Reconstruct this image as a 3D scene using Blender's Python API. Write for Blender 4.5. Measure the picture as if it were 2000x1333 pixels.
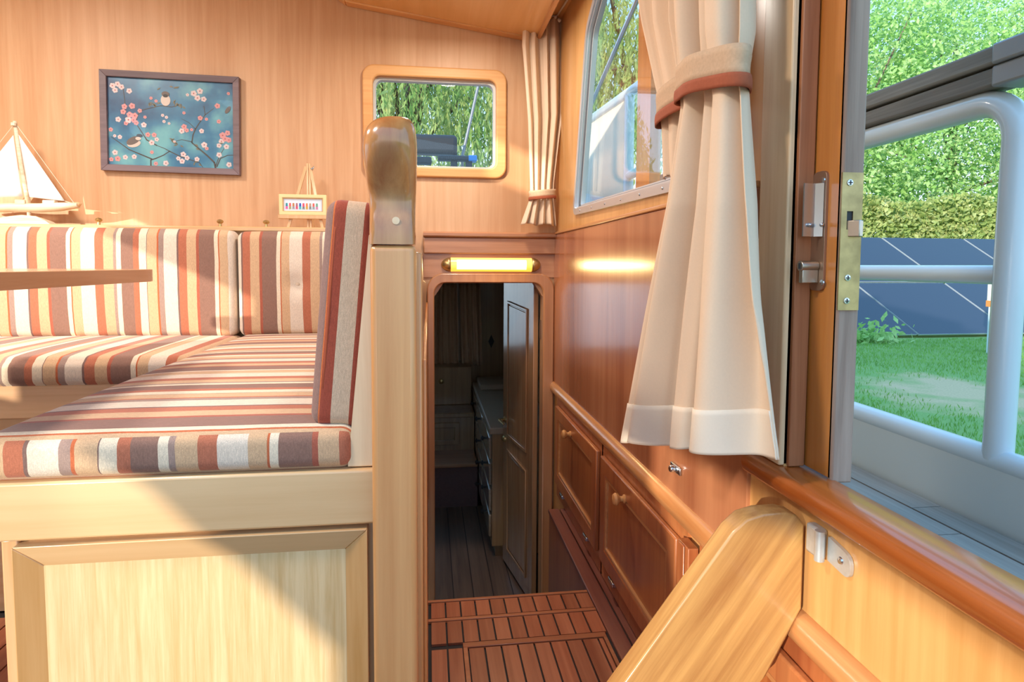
import bpy, bmesh, math, random
import numpy as np
from mathutils import Vector, Matrix, geometry

for o in list(bpy.data.objects):
    bpy.data.objects.remove(o)
scene = bpy.context.scene
C = scene.collection

# ------------------------------------------------------------------ camera
FPX, PCX, PCY = 1200.0, 1000.0, 594.0
PIT, ROLL, PSI = math.atan(.0632), .005, math.atan(163 / 1200)
CAM = Vector((0, 0, .93))
_f = Vector((math.sin(PSI) * math.cos(PIT), math.cos(PSI) * math.cos(PIT), -math.sin(PIT)))
_r = Vector((math.cos(PSI), -math.sin(PSI), 0))
_u = _r.cross(_f)
_c, _s = math.cos(ROLL), math.sin(ROLL)
CR, CU = _c * _r + _s * _u, _c * _u - _s * _r
cd = bpy.data.cameras.new('camera')
cd.sensor_width = 36.0
cd.lens = FPX / 2000 * 36
cd.shift_x = (1000 - PCX) / 2000
cd.shift_y = -(666.5 - PCY) / 2000
cd.clip_start = .02
cd.clip_end = 500
cam = bpy.data.objects.new('camera', cd)
C.objects.link(cam)
cam.matrix_world = Matrix(((CR.x, CU.x, -_f.x, CAM.x), (CR.y, CU.y, -_f.y, CAM.y), (CR.z, CU.z, -_f.z, CAM.z), (0, 0, 0, 1)))
scene.camera = cam


def _ray(x, y): return CR * ((x - PCX) / FPX) - CU * ((y - PCY) / FPX) + _f
def onY(x, y, Y): d = _ray(x, y); return CAM + d * (Y / d.y)
def onX(x, y, X): d = _ray(x, y); return CAM + d * (X / d.x)
def onZ(x, y, Z): d = _ray(x, y); return CAM + d * ((Z - CAM.z) / d.z)


# ------------------------------------------------------------------ light
def lin(h):
    if isinstance(h, str):
        h = [int(h[i:i + 2], 16) / 255 for i in (0, 2, 4)]
    return tuple(c / 12.92 if c <= .04045 else ((c + .055) / 1.055) ** 2.4 for c in h) + (1.0,)


SUN_DIR = Vector((1.0, 1.0, -.25)).normalized()
sl = bpy.data.lights.new('sun', 'SUN')
sl.energy = 3.2
sl.angle = math.radians(.7)
sl.color = (1, .90, .75)
so = bpy.data.objects.new('sun', sl)
so.rotation_euler = SUN_DIR.to_track_quat('-Z', 'Y').to_euler()
so.location = (-8, -8, 6)
C.objects.link(so)

world = bpy.data.worlds.new('sky')
scene.world = world
world.use_nodes = True
nt = world.node_tree
nt.nodes.clear()
wo = nt.nodes.new('ShaderNodeOutputWorld')
bg = nt.nodes.new('ShaderNodeBackground')
tc = nt.nodes.new('ShaderNodeTexCoord')
sx = nt.nodes.new('ShaderNodeSeparateXYZ')
rp = nt.nodes.new('ShaderNodeValToRGB')
rp.color_ramp.elements[0].position = 0.0
rp.color_ramp.elements[0].color = (.80, .92, 1.0, 1)
rp.color_ramp.elements[1].position = .4
rp.color_ramp.elements[1].color = (.28, .60, 1.0, 1)
nt.links.new(tc.outputs['Generated'], sx.inputs[0])
nt.links.new(sx.outputs['Z'], rp.inputs[0])
nt.links.new(rp.outputs[0], bg.inputs[0])
bg.inputs[1].default_value = 1.3
nt.links.new(bg.outputs[0], wo.inputs[0])

scene.view_settings.view_transform = 'Standard'
scene.view_settings.look = 'None'
scene.view_settings.gamma = 1
scene.view_settings.use_curve_mapping = False
scene.view_settings.exposure = 0.75

# ------------------------------------------------------------------ materials
MATS = {}


def newmat(name):
    m = bpy.data.materials.new(name)
    m.use_nodes = True
    MATS[name] = m
    t = m.node_tree
    return m, t, t.nodes['Principled BSDF'], t.nodes.new, t.links.new


def plain(name, col, rough=.5, metal=0, emit=None, estr=0, coat=0, noise=0, nscale=40):
    m, t, b, N, L = newmat(name)
    b.inputs['Base Color'].default_value = lin(col)
    b.inputs['Roughness'].default_value = rough
    b.inputs['Metallic'].default_value = metal
    b.inputs['Coat Weight'].default_value = coat
    if emit:
        b.inputs['Emission Color'].default_value = lin(emit)
        b.inputs['Emission Strength'].default_value = estr
    if noise:
        tcn, nz, mx = N('ShaderNodeTexCoord'), N('ShaderNodeTexNoise'), N('ShaderNodeMix')
        mx.data_type = 'RGBA'
        nz.inputs['Scale'].default_value = nscale
        nz.inputs['Detail'].default_value = 5
        L(tcn.outputs['Object'], nz.inputs['Vector'])
        mx.inputs[6].default_value = lin(col)
        l = lin(col)
        mx.inputs[7].default_value = (l[0] * (1 - noise), l[1] * (1 - noise), l[2] * (1 - noise), 1)
        L(nz.outputs[0], mx.inputs[0])
        L(mx.outputs[2], b.inputs['Base Color'])
    return m


def wood(name, light, dark, axis='Z', scale=1.0, rough=.32, coat=.35, fig=.5, fine=1.0, rnd=.0, bump=.02, rot=None):
    """varnished wood: stretched noise grain along one axis, a slow figure and a per-object tone"""
    m, t, b, N, L = newmat(name)
    tcn, mp = N('ShaderNodeTexCoord'), N('ShaderNodeMapping')
    k = [55 * scale] * 3
    k['XYZ'.index(axis)] = 2.2 * scale
    mp.inputs['Scale'].default_value = k
    vec = tcn.outputs['Object']
    if rot:
        mr_ = N('ShaderNodeMapping')
        mr_.inputs['Rotation'].default_value = rot
        L(vec, mr_.inputs['Vector'])
        vec = mr_.outputs[0]
    if rnd:
        oi, ad, vm = N('ShaderNodeObjectInfo'), N('ShaderNodeVectorMath'), N('ShaderNodeVectorMath')
        vm.operation = 'SCALE'
        vm.inputs[0].default_value = (7.3, 5.1, 9.7)
        L(oi.outputs['Random'], vm.inputs['Scale'])
        L(vec, ad.inputs[0])
        L(vm.outputs[0], ad.inputs[1])
        vec = ad.outputs[0]
    L(vec, mp.inputs['Vector'])
    n1 = N('ShaderNodeTexNoise')
    n1.inputs['Scale'].default_value = 1.0 * fine
    n1.inputs['Detail'].default_value = 7
    n1.inputs['Roughness'].default_value = .65
    n1.inputs['Distortion'].default_value = .4
    L(mp.outputs[0], n1.inputs['Vector'])
    mp2 = N('ShaderNodeMapping')
    k2 = [7 * scale] * 3
    k2['XYZ'.index(axis)] = .9 * scale
    mp2.inputs['Scale'].default_value = k2
    L(vec, mp2.inputs['Vector'])
    n2 = N('ShaderNodeTexNoise')
    n2.inputs['Scale'].default_value = 1.0
    n2.inputs['Detail'].default_value = 3
    n2.inputs['Distortion'].default_value = .8
    L(mp2.outputs[0], n2.inputs['Vector'])
    mm = N('ShaderNodeMix')
    mm.inputs[0].default_value = fig
    L(n1.outputs[0], mm.inputs[2])
    L(n2.outputs[0], mm.inputs[3])
    cr = N('ShaderNodeValToRGB')
    cr.color_ramp.elements[0].position = .36
    cr.color_ramp.elements[0].color = lin(dark)
    cr.color_ramp.elements[1].position = .62
    cr.color_ramp.elements[1].color = lin(light)
    L(mm.outputs[0], cr.inputs[0])
    out = cr.outputs[0]
    if rnd:
        hs = N('ShaderNodeHueSaturation')
        mr = N('ShaderNodeMapRange')
        mr.inputs['To Min'].default_value = 1 - rnd
        mr.inputs['To Max'].default_value = 1 + rnd
        L(oi.outputs['Random'], mr.inputs['Value'])
        L(mr.outputs[0], hs.inputs['Value'])
        L(out, hs.inputs['Color'])
        out = hs.outputs[0]
    L(out, b.inputs['Base Color'])
    b.inputs['Roughness'].default_value = rough
    b.inputs['Coat Weight'].default_value = coat
    b.inputs['Coat Roughness'].default_value = .12
    bp = N('ShaderNodeBump')
    bp.inputs['Strength'].default_value = bump * 4
    bp.inputs['Distance'].default_value = .002
    L(n1.outputs[0], bp.inputs['Height'])
    L(bp.outputs[0], b.inputs['Normal'])
    return m


STRIPE = [('D', 160), ('r', 30), ('t', 105), ('R', 90), ('k', 18), ('C', 140), ('g', 55), ('o', 20), ('t', 100), ('k', 10), ('c', 80), ('R', 60),
          ('D', 125), ('c', 50), ('g', 35), ('t', 100), ('R', 90), ('C', 150), ('t', 90), ('o', 15), ('c', 45)]
SCOL = {'D': '8a685a', 'g': '9c8276', 'R': 'b06a50', 'r': 'a65c48', 'o': 'ba6440', 't': 'c8a480', 'C': 'd8c6b2', 'c': 'dccab0', 'k': '7c6058'}


def fabric(name, axis, origin, sign=1, period=.46, seq=STRIPE, cols=SCOL):
    """woven stripe cloth: stripes follow one object axis, with a fine slub weave"""
    m, t, b, N, L = newmat(name)
    tcn, sp, mth, wv = N('ShaderNodeTexCoord'), N('ShaderNodeSeparateXYZ'), N('ShaderNodeMath'), N('ShaderNodeTexNoise')
    L(tcn.outputs['Object'], sp.inputs[0])
    # slight unevenness of the woven edge
    wv.inputs['Scale'].default_value = 9
    L(tcn.outputs['Object'], wv.inputs['Vector'])
    mth.operation = 'MULTIPLY_ADD'
    mth.inputs[1].default_value = sign / period
    mth.inputs[2].default_value = -sign * origin / period
    L(sp.outputs['XYZ'.index(axis)], mth.inputs[0])
    wob = N('ShaderNodeMath')
    wob.operation = 'MULTIPLY_ADD'
    wob.inputs[1].default_value = .012
    L(wv.outputs[0], wob.inputs[0])
    L(mth.outputs[0], wob.inputs[2])
    fr = N('ShaderNodeMath')
    fr.operation = 'FRACT'
    L(wob.outputs[0], fr.inputs[0])
    cr = N('ShaderNodeValToRGB')
    cr.color_ramp.interpolation = 'CONSTANT'
    tot = sum(w for _, w in seq)
    pos = 0
    for i, (c, w) in enumerate(seq):
        e = cr.color_ramp.elements[i] if i < 2 else cr.color_ramp.elements.new(pos / tot)
        e.position = pos / tot
        e.color = lin(cols[c])
        pos += w
    L(fr.outputs[0], cr.inputs[0])
    n1, n2 = N('ShaderNodeTexNoise'), N('ShaderNodeTexNoise')
    m1, m2 = N('ShaderNodeMapping'), N('ShaderNodeMapping')
    m1.inputs['Scale'].default_value = (900, 900, 130)
    m2.inputs['Scale'].default_value = (130, 900, 900) if axis != 'X' else (900, 130, 900)
    for mp, nz in ((m1, n1), (m2, n2)):
        L(tcn.outputs['Object'], mp.inputs['Vector'])
        nz.inputs['Scale'].default_value = 1
        nz.inputs['Detail'].default_value = 2
        L(mp.outputs[0], nz.inputs['Vector'])
    av = N('ShaderNodeMath')
    av.operation = 'MULTIPLY'
    L(n1.outputs[0], av.inputs[0])
    L(n2.outputs[0], av.inputs[1])
    mr = N('ShaderNodeMapRange')
    mr.inputs['From Min'].default_value = .1
    mr.inputs['From Max'].default_value = .42
    mr.inputs['To Min'].default_value = .78
    mr.inputs['To Max'].default_value = 1.18
    L(av.outputs[0], mr.inputs['Value'])
    hs = N('ShaderNodeHueSaturation')
    L(cr.outputs[0], hs.inputs['Color'])
    L(mr.outputs[0], hs.inputs['Value'])
    L(hs.outputs[0], b.inputs['Base Color'])
    b.inputs['Roughness'].default_value = .92
    b.inputs['Specular IOR Level'].default_value = .15
    b.inputs['Sheen Weight'].default_value = .15
    bp = N('ShaderNodeBump')
    bp.inputs['Strength'].default_value = .25
    bp.inputs['Distance'].default_value = .001
    L(av.outputs[0], bp.inputs['Height'])
    L(bp.outputs[0], b.inputs['Normal'])
    return m


def glass(name, tint=(.97, .98, .98), refl=1.0):
    m, t, b, N, L = newmat(name)
    t.nodes.remove(b)
    tr, gl, fz, mx = N('ShaderNodeBsdfTransparent'), N('ShaderNodeBsdfGlossy'), N('ShaderNodeFresnel'), N('ShaderNodeMixShader')
    tr.inputs[0].default_value = (*tint, 1)
    gl.inputs['Roughness'].default_value = .01
    gl.inputs[0].default_value = (refl, refl, refl, 1)
    ge, ir = N('ShaderNodeNewGeometry'), N('ShaderNodeMapRange')      # same reflectance on both faces of the thin pane
    ir.inputs['To Min'].default_value = 1.45
    ir.inputs['To Max'].default_value = 1 / 1.45
    L(ge.outputs['Backfacing'], ir.inputs['Value'])
    L(ir.outputs[0], fz.inputs[0])
    hf = N('ShaderNodeMath')
    hf.operation = 'MULTIPLY'
    hf.inputs[1].default_value = .6
    L(fz.outputs[0], hf.inputs[0])
    L(hf.outputs[0], mx.inputs[0])
    L(tr.outputs[0], mx.inputs[1])
    L(gl.outputs[0], mx.inputs[2])
    L(mx.outputs[0], t.nodes['Material Output'].inputs[0])
    return m


def leafmat(name, stops, scale=1.5, trans=.4):
    m, t, b, N, L = newmat(name)
    t.nodes.remove(b)
    tcn, nz, cr = N('ShaderNodeTexCoord'), N('ShaderNodeTexNoise'), N('ShaderNodeValToRGB')
    nz.inputs['Scale'].default_value = scale
    nz.inputs['Detail'].default_value = 8
    nz.inputs['Roughness'].default_value = .8
    L(tcn.outputs['Object'], nz.inputs['Vector'])
    for i, (p, c) in enumerate(stops):
        e = cr.color_ramp.elements[i] if i < 2 else cr.color_ramp.elements.new(p)
        e.position = p
        e.color = lin(c)
    L(nz.outputs[0], cr.inputs[0])
    df, tl, mx = N('ShaderNodeBsdfDiffuse'), N('ShaderNodeBsdfTranslucent'), N('ShaderNodeMixShader')
    mx.inputs[0].default_value = trans
    L(cr.outputs[0], df.inputs[0])
    L(cr.outputs[0], tl.inputs[0])
    L(df.outputs[0], mx.inputs[1])
    L(tl.outputs[0], mx.inputs[2])
    L(mx.outputs[0], t.nodes['Material Output'].inputs[0])
    return m


W_WALL = wood('honey_veneer', 'd6ac84', 'c08e62', 'Z', .7, .5, .0, .5)
W_WALLR = wood('cherry_veneer', 'bb7e58', '96583a', 'Z', .6, .24, .5, .75)
W_LOCK = wood('cherry_solid', 'c07a48', '9c5430', 'Z', .8, .3, .4, .5, rnd=.06)
W_LOCKH = wood('cherry_rail', 'd29a64', 'b47442', 'Y', .8, .28, .4, .4)
W_BASE = wood('maple_rail', 'deb888', 'c89a66', 'X', .8, .3, .4, .7)
W_BASEV = wood('maple_stile', 'd8ac7c', 'c08a58', 'Z', .8, .3, .4, .5)
W_OAK = wood('pale_oak', 'e2c190', 'cca46c', 'Z', 1.5, .4, .2, .2, fine=1.5, bump=.05)
W_POST = wood('post_wood', 'dea66c', 'c4844c', 'Z', .7, .28, .45, .55)
W_HORN = wood('horn_wood', 'c6925c', 'a0663a', 'Z', .8, .2, .7, .5)
W_TRIM = wood('dark_trim', 'c68e66', 'a8704a', 'X', .9, .32, .3, .5)
W_FRAME = wood('frame_wood', 'e0ac70', 'cc8f52', 'X', .8, .5, .0, .5)
W_CEIL = wood('ceiling_veneer', 'e4b478', 'd09a58', 'Y', .5, .35, .3, .7)
W_SILL = wood('orange_varnish', 'c26a2c', '94481a', 'Y', .9, .3, .6, .5)
W_TEAKF = wood('red_teak', 'bc7450', '944c2e', 'Y', .9, .4, .25, .5, rnd=.16)
W_TEAKX = wood('red_teak_edge', 'c07a50', '9c5836', 'X', .9, .4, .25, .5, rnd=.08)
W_STEP = wood('ladder_teak', 'c4975a', '966638', 'Z', 1.5, .35, .35, .5, bump=.04, rot=(0, -math.atan2(405, 571), 0))
W_PALE = wood('pale_casing', 'eccfa8', 'd8b084', 'Z', .8, .3, .4, .5)
W_RED = wood('jamb_mahogany', 'b87850', '965834', 'Z', 1.0, .5, .1, .4)
W_ORANGE = wood('door_orange', 'd08a44', 'ae662a', 'Z', .8, .25, .5, .6)
W_GREY = wood('weathered_wood', 'a89080', '6c5244', 'Z', 1.2, .75, 0, .6, bump=.1)
W_CAP = wood('grey_teak', '8c8880', '66605a', 'Y', 1.0, .8, 0, .4, bump=.1)
W_DECK = wood('deck_teak', 'a8a098', '8a827a', 'Y', 1.0, .8, 0, .4, rnd=.06)
W_EASEL = wood('easel_beech', 'dcb488', 'c89a68', 'Z', 1.5, .5, .1, .4)
W_DRIFT = wood('driftwood', 'e6d6c0', 'c8ac88', 'X', 2.0, .8, 0, .5)
W_TABLE = wood('table_cherry', 'cc9468', 'b07648', 'Y', .8, .25, .5, .5)
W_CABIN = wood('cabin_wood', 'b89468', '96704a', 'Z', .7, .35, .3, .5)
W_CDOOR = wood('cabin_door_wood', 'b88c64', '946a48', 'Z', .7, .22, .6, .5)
BLACK = plain('caulk', '241c1a', .7)
BRASS = plain('brass', 'd8bc80', .35, .85, noise=.3, nscale=60)
BRASSW = plain('worn_brass', 'e0c68c', .4, .8, noise=.85, nscale=38)
STEEL = plain('steel', 'c8ccd0', .25, 1.0)
ALU = plain('aluminium', 'd0d4d8', .38, .8)
BRONZE = plain('bronze_plate', 'b09078', .4, .8, noise=.2)
RUBBER = plain('rubber', '2a2a2c', .6)
WHITE = plain('white_paint', 'ccd6dc', .25, coat=.3)
HULL = plain('hull_paint', 'd2d6d4', .4, noise=.06, nscale=8)
CURT = plain('curtain_cloth', 'e3caae', .9, noise=.08, nscale=300)
CURT2 = plain('lining_cloth', 'ddbfa0', .9, noise=.08, nscale=300)
TIE = plain('tie_cloth', 'd2b494', .9, noise=.3, nscale=220)
TIER = plain('tie_rust', 'a85a3c', .9, noise=.3, nscale=220)
PIPING = plain('rust_piping', 'a85030', .9)
PLASTIC = plain('black_plastic', '303236', .5)
BLUE = plain('blue_cap', '3f8fd8', .4)
GLASS = glass('window_glass')
SAIL = plain('sail_cloth', 'eceae8', .9)
STRING = plain('string', 'e4d4bc', .9)

# ------------------------------------------------------------------ mesh helpers


class MB:
    def __init__(self):
        self.v, self.f, self.mi = [], [], []

    def add(self, vs, fs, mi=0):
        n = len(self.v)
        self.v += [tuple(p) for p in vs]
        self.f += [tuple(i + n for i in q) for q in fs]
        self.mi += [mi] * len(fs)
        return self

    def box(self, x0, x1, y0, y1, z0, z1, mi=0):
        x0, x1 = min(x0, x1), max(x0, x1)
        y0, y1 = min(y0, y1), max(y0, y1)
        z0, z1 = min(z0, z1), max(z0, z1)
        return self.add([(x0, y0, z0), (x1, y0, z0), (x1, y1, z0), (x0, y1, z0), (x0, y0, z1), (x1, y0, z1), (x1, y1, z1), (x0, y1, z1)],
                        [(0, 3, 2, 1), (4, 5, 6, 7), (0, 1, 5, 4), (1, 2, 6, 5), (2, 3, 7, 6), (3, 0, 4, 7)], mi)

    def hexa(self, a, b, mi=0):
        """two quads (lists of four points) joined into a solid"""
        return self.add(list(a) + list(b), [(0, 3, 2, 1), (4, 5, 6, 7), (0, 1, 5, 4), (1, 2, 6, 5), (2, 3, 7, 6), (3, 0, 4, 7)], mi)

    def loft(self, rings, cap=True, mi=0, closed=True):
        n = len(rings[0])
        vs = [p for r in rings for p in r]
        fs = []
        for j in range(len(rings) - 1):
            for i in range(n if closed else n - 1):
                k = (i + 1) % n
                fs.append((j * n + i, j * n + k, (j + 1) * n + k, (j + 1) * n + i))
        if cap:
            fs.append(tuple(range(n - 1, -1, -1)))
            fs.append(tuple((len(rings) - 1) * n + i for i in range(n)))
        return self.add(vs, fs, mi)

    def tube(self, path, r, n=10, cap=True, mi=0):
        path = [Vector(p) for p in path]
        rs = r if isinstance(r, (list, tuple)) else [r] * len(path)
        rings = []
        up = None
        for i, p in enumerate(path):
            d = (path[min(i + 1, len(path) - 1)] - path[max(i - 1, 0)]).normalized()
            if up is None:
                up = d.orthogonal().normalized()
            up = (up - d * up.dot(d)).normalized()
            s = d.cross(up)
            rings.append([p + (up * math.cos(a) + s * math.sin(a)) * rs[i] for a in [2 * math.pi * k / n for k in range(n)]])
        return self.loft(rings, cap, mi)

    def lathe(self, prof, origin, axis, n=16, mi=0):
        """prof: list of (distance along axis, radius)"""
        o, a = Vector(origin), Vector(axis).normalized()
        u = a.orthogonal().normalized()
        w = a.cross(u)
        rings = [[o + a * h + (u * math.cos(t) + w * math.sin(t)) * max(r, 1e-5) for t in [2 * math.pi * k / n for k in range(n)]] for h, r in prof]
        return self.loft(rings, True, mi)

    def plate(self, outer, holes, fn, t0, t1, mi=0):
        """polygon with holes (2-D points) extruded from t0 to t1; fn(u, v, t) -> 3-D"""
        loops = [list(outer)] + [list(h) for h in holes]
        flat = [p for l in loops for p in l]
        tris = geometry.tessellate_polygon([[Vector((p[0], p[1], 0)) for p in l] for l in loops])
        n = len(flat)
        vs = [fn(p[0], p[1], t0) for p in flat] + [fn(p[0], p[1], t1) for p in flat]
        fs = [tuple(t) for t in tris] + [tuple(i + n for i in reversed(t)) for t in tris]
        k = 0
        for l in loops:
            m = len(l)
            for i in range(m):
                a, b = k + i, k + (i + 1) % m
                fs.append((a, b, b + n, a + n))
            k += m
        return self.add(vs, fs, mi)

    def ringplate(self, A, B, fn, t0, t1, mi=0):
        """band between two loops of the same length, extruded"""
        n = len(A)
        vs = [fn(*p, t0) for p in A] + [fn(*p, t0) for p in B] + [fn(*p, t1) for p in A] + [fn(*p, t1) for p in B]
        fs = []
        for i in range(n):
            j = (i + 1) % n
            fs += [(i, j, n + j, n + i), (2 * n + i, 3 * n + i, 3 * n + j, 2 * n + j), (i, 2 * n + i, 2 * n + j, j), (n + i, n + j, 3 * n + j, 3 * n + i)]
        return self.add(vs, fs, mi)

    def build(self, name, mats, parent=None, origin=None, smooth=False, bevel=0, seg=2, flip=True, autosm=None):
        if not isinstance(mats, (list, tuple)):
            mats = [mats]
        base = Vector((0, 0, 0))
        p = parent
        while p is not None:
            base += Vector(p.location)
            p = p.parent
        org = Vector(origin) if origin is not None else Vector((0, 0, 0))
        if parent is None and origin is None:
            xs = np.array(self.v)
            org = Vector(((xs[:, 0].min() + xs[:, 0].max()) / 2, (xs[:, 1].min() + xs[:, 1].max()) / 2, xs[:, 2].min()))
        if parent is not None:
            org = base
        me = bpy.data.meshes.new(name)
        me.from_pydata([tuple(Vector(v) - org) for v in self.v], [], self.f)
        for m in mats:
            me.materials.append(m)
        if len(mats) > 1:
            me.polygons.foreach_set('material_index', self.mi)
        bm = bmesh.new()
        bm.from_mesh(me)
        if flip:
            bmesh.ops.recalc_face_normals(bm, faces=bm.faces)
        bm.to_mesh(me)
        bm.free()
        if smooth:
            me.polygons.foreach_set('use_smooth', [True] * len(me.polygons))
            if autosm:
                me.set_sharp_from_angle(angle=math.radians(autosm))
        o = bpy.data.objects.new(name, me)
        C.objects.link(o)
        if parent is None:
            o.location = org
        else:
            o.parent = parent
        if bevel:
            bv = o.modifiers.new('edge', 'BEVEL')
            bv.width = bevel
            bv.segments = seg
            bv.limit_method = 'ANGLE'
            bv.angle_limit = math.radians(40)
            bv.harden_normals = False
            if not smooth:
                me.polygons.foreach_set('use_smooth', [True] * len(me.polygons))
                me.set_sharp_from_angle(angle=math.radians(35))
        return o


def tag(o, label, cat=None, group=None, kind=None):
    o['label'] = label
    if cat: o['category'] = cat
    if group: o['group'] = group
    if kind: o['kind'] = kind
    return o


def thing(name, label, cat, loc, group=None, kind=None):
    o = bpy.data.objects.new(name, None)
    o.empty_display_size = .05
    o.location = loc
    C.objects.link(o)
    return tag(o, label, cat, group, kind)


def struct(o, label, cat): return tag(o, label, cat, kind='structure')


def rrect(x0, x1, y0, y1, r, n=6):
    pts = []
    for cx, cy, a0 in ((x1 - r, y1 - r, 0), (x0 + r, y1 - r, 90), (x0 + r, y0 + r, 180), (x1 - r, y0 + r, 270)):
        for k in range(n + 1):
            a = math.radians(a0 + 90 * k / n)
            pts.append((cx + r * math.cos(a), cy + r * math.sin(a)))
    return pts


def offset_poly(pts, d):
    """inward offset of a convex counter-clockwise polygon"""
    n = len(pts)
    out = []
    for i in range(n):
        p0, p1, p2 = Vector(pts[i - 1]), Vector(pts[i]), Vector(pts[(i + 1) % n])
        a, b = (p1 - p0).normalized(), (p2 - p1).normalized()
        na, nb = Vector((-a.y, a.x)), Vector((-b.y, b.x))
        m = (na + nb).normalized()
        out.append(tuple(p1 + m * (d / max(.2, m.dot(na)))))
    return out


def round_poly(pts, r, n=5):
    out = []
    m = len(pts)
    rs = r if isinstance(r, (list, tuple)) else [r] * m
    for i in range(m):
        p0, p1, p2 = Vector(pts[i - 1]), Vector(pts[i]), Vector(pts[(i + 1) % m])
        a, b = (p0 - p1).normalized(), (p2 - p1).normalized()
        q0, q2 = p1 + a * rs[i], p1 + b * rs[i]
        for k in range(n + 1):
            t = k / n
            out.append(tuple(q0 * (1 - t) ** 2 + p1 * 2 * t * (1 - t) + q2 * t * t))
    return out


FY = lambda u, v, t: (u, t, v)      # plate in the XZ plane
FX = lambda u, v, t: (t, u, v)      # plate in the YZ plane
FZ = lambda u, v, t: (u, v, t)


def cushion(x0, x1, y0, y1, z0, z1, r=.025, bulge=(0, 0, .01), n=28, tufts=(), endmat=None):
    """soft rounded block; tufts: (axis value tuple, depth, radius)"""
    c = Vector(((x0 + x1) / 2, (y0 + y1) / 2, (z0 + z1) / 2))
    h = Vector(((x1 - x0) / 2, (y1 - y0) / 2, (z1 - z0) / 2))
    mb = MB()
    cnt = [max(4, min(n, int(2 * h[i] / .025))) for i in range(3)]

    def lin_t(i):
        k = cnt[i]
        inner = [-1 + 2 * j / k for j in range(k + 1)]
        e = r / h[i]
        extra = [s * (1 - e * q) for q in (.25, .5, .75, 1.0) for s in (-1, 1)]
        return sorted(set(round(x, 5) for x in inner + extra if abs(x) <= 1))
    g = [lin_t(i) for i in range(3)]

    def pos(u):
        p = Vector((u[0] * h.x, u[1] * h.y, u[2] * h.z))
        q = Vector([max(-h[i] + r, min(h[i] - r, p[i])) for i in range(3)])
        d = p - q
        if d.length > 1e-7:
            # map the square shell to a round one
            m = max(abs(d.x), abs(d.y), abs(d.z))
            p = q + d.normalized() * m
        for i in range(3):
            j, k = (i + 1) % 3, (i + 2) % 3
            w = (1 - u[j] ** 4) * (1 - u[k] ** 4)
            p[i] += bulge[i] * u[i] * w
        P = p + c
        for tc_, dirv, dep, rad in tufts:
            dd = (P - Vector(tc_)).length
            P += Vector(dirv) * dep * math.exp(-(dd / rad) ** 2)
        return P
    for ax in range(3):
        j, k = (ax + 1) % 3, (ax + 2) % 3
        for s in (-1, 1):
            vs = []
            for a in g[j]:
                for b in g[k]:
                    u = [0, 0, 0]
                    u[ax], u[j], u[k] = s, a, b
                    vs.append(pos(u))
            nb = len(g[k])
            fs = []
            for ia in range(len(g[j]) - 1):
                for ib in range(nb - 1):
                    q = (ia * nb + ib, (ia + 1) * nb + ib, (ia + 1) * nb + ib + 1, ia * nb + ib + 1)
                    fs.append(q if s > 0 else q[::-1])
            mb.add(vs, fs, endmat if (endmat is not None and ax == 1 and s == -1) else 0)
    return mb


def weld(o, d=.0004):
    bm = bmesh.new()
    bm.from_mesh(o.data)
    bmesh.ops.remove_doubles(bm, verts=bm.verts, dist=d)
    bmesh.ops.recalc_face_normals(bm, faces=bm.faces)
    for f in bm.faces: f.smooth = True
    bm.to_mesh(o.data)
    bm.free()
    return o


# ================================================================== SETTING
FWY = 2.50          # forward bulkhead face
RWX = .519          # inner face of the right-hand side wall
LWX = -2.15         # inner face of the left-hand side wall

# --- forward wall with window and door openings
wx0, wx1, wz0, wz1 = -.213, .270, 1.316, 1.664
fwall = MB().plate([(LWX - .05, -.6), (.0, -.6), (.022, -.6), (.022, .80), (.06, .857), (.43, .857), (.467, .80), (.467, -.6), (.62, -.6), (.62, 2.15), (LWX - .05, 2.15)],
                   [rrect(wx0, wx1, wz0, wz1, .03)], FY, FWY, FWY + .05)
struct(fwall.build('wall_front', W_WALL), 'honey-coloured veneer bulkhead with window and cabin doorway', 'wall')

# --- right wall: window wall, lower panel, bits round the side door
win_poly = [(1.12, 1.085), (2.17, 1.108), (2.012, 1.705), (1.86, 1.80), (1.12, 1.81)]     # (Y, Z) counter-clockwise
wp_r = round_poly(win_poly, [.03, .05, .04, .04, .03])
rw = MB().plate([(.92, .44), (2.50, .44), (2.50, 2.05), (.829, 2.05), (.829, .604), (.92, .604)], [offset_poly(wp_r, .012)], FX, RWX, RWX + .026)
rw.box(RWX, RWX + .029, -.9, .92, 0, .604)
rw.box(RWX, RWX + .029, .92, 2.5, -.6, .44)
rwall = struct(rw.build('wall_right', wood('side_veneer', 'd6a468', 'bc864a', 'Z', .7, .28, .4, .5), origin=(RWX, 1.5, 0)), 'orange-brown veneer side wall with aluminium window', 'wall')
MB().box(RWX - .006, RWX + .01, .92, 2.495, .44, 1.055).build('panel', W_WALLR, rwall, bevel=.002)
MB().box(RWX - .010, RWX + .01, .92, 2.495, 1.055, 1.066).build('moulding', W_LOCKH, rwall, bevel=.003)

# pale casing and mahogany jamb beside the side door
tr = MB().box(RWX - .008, RWX + .012, .829, .906, .636, 2.05)
struct(tr.build('trim_2', W_PALE, bevel=.003), 'pale upright casing board beside the side door opening', 'trim')
tr = MB().box(RWX + .004, RWX + .029, .823, .834, .636, 2.05)
struct(tr.build('trim_3', W_RED, bevel=.0015), 'reddish mahogany jamb strip at the side door opening', 'trim')

# --- chair rail along the right wall
prof = [(0, .405), (-.012, .405), (-.020, .412), (-.022, .428), (-.016, .442), (-.006, .449), (0, .449)]
cr_ = MB().loft([[(RWX + p[0], y, p[1]) for p in prof] for y in (2.495, .30)])
struct(cr_.build('trim_1', W_LOCKH, smooth=True, autosm=50), 'rounded wooden rail along the right wall above the lockers', 'trim')

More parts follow.
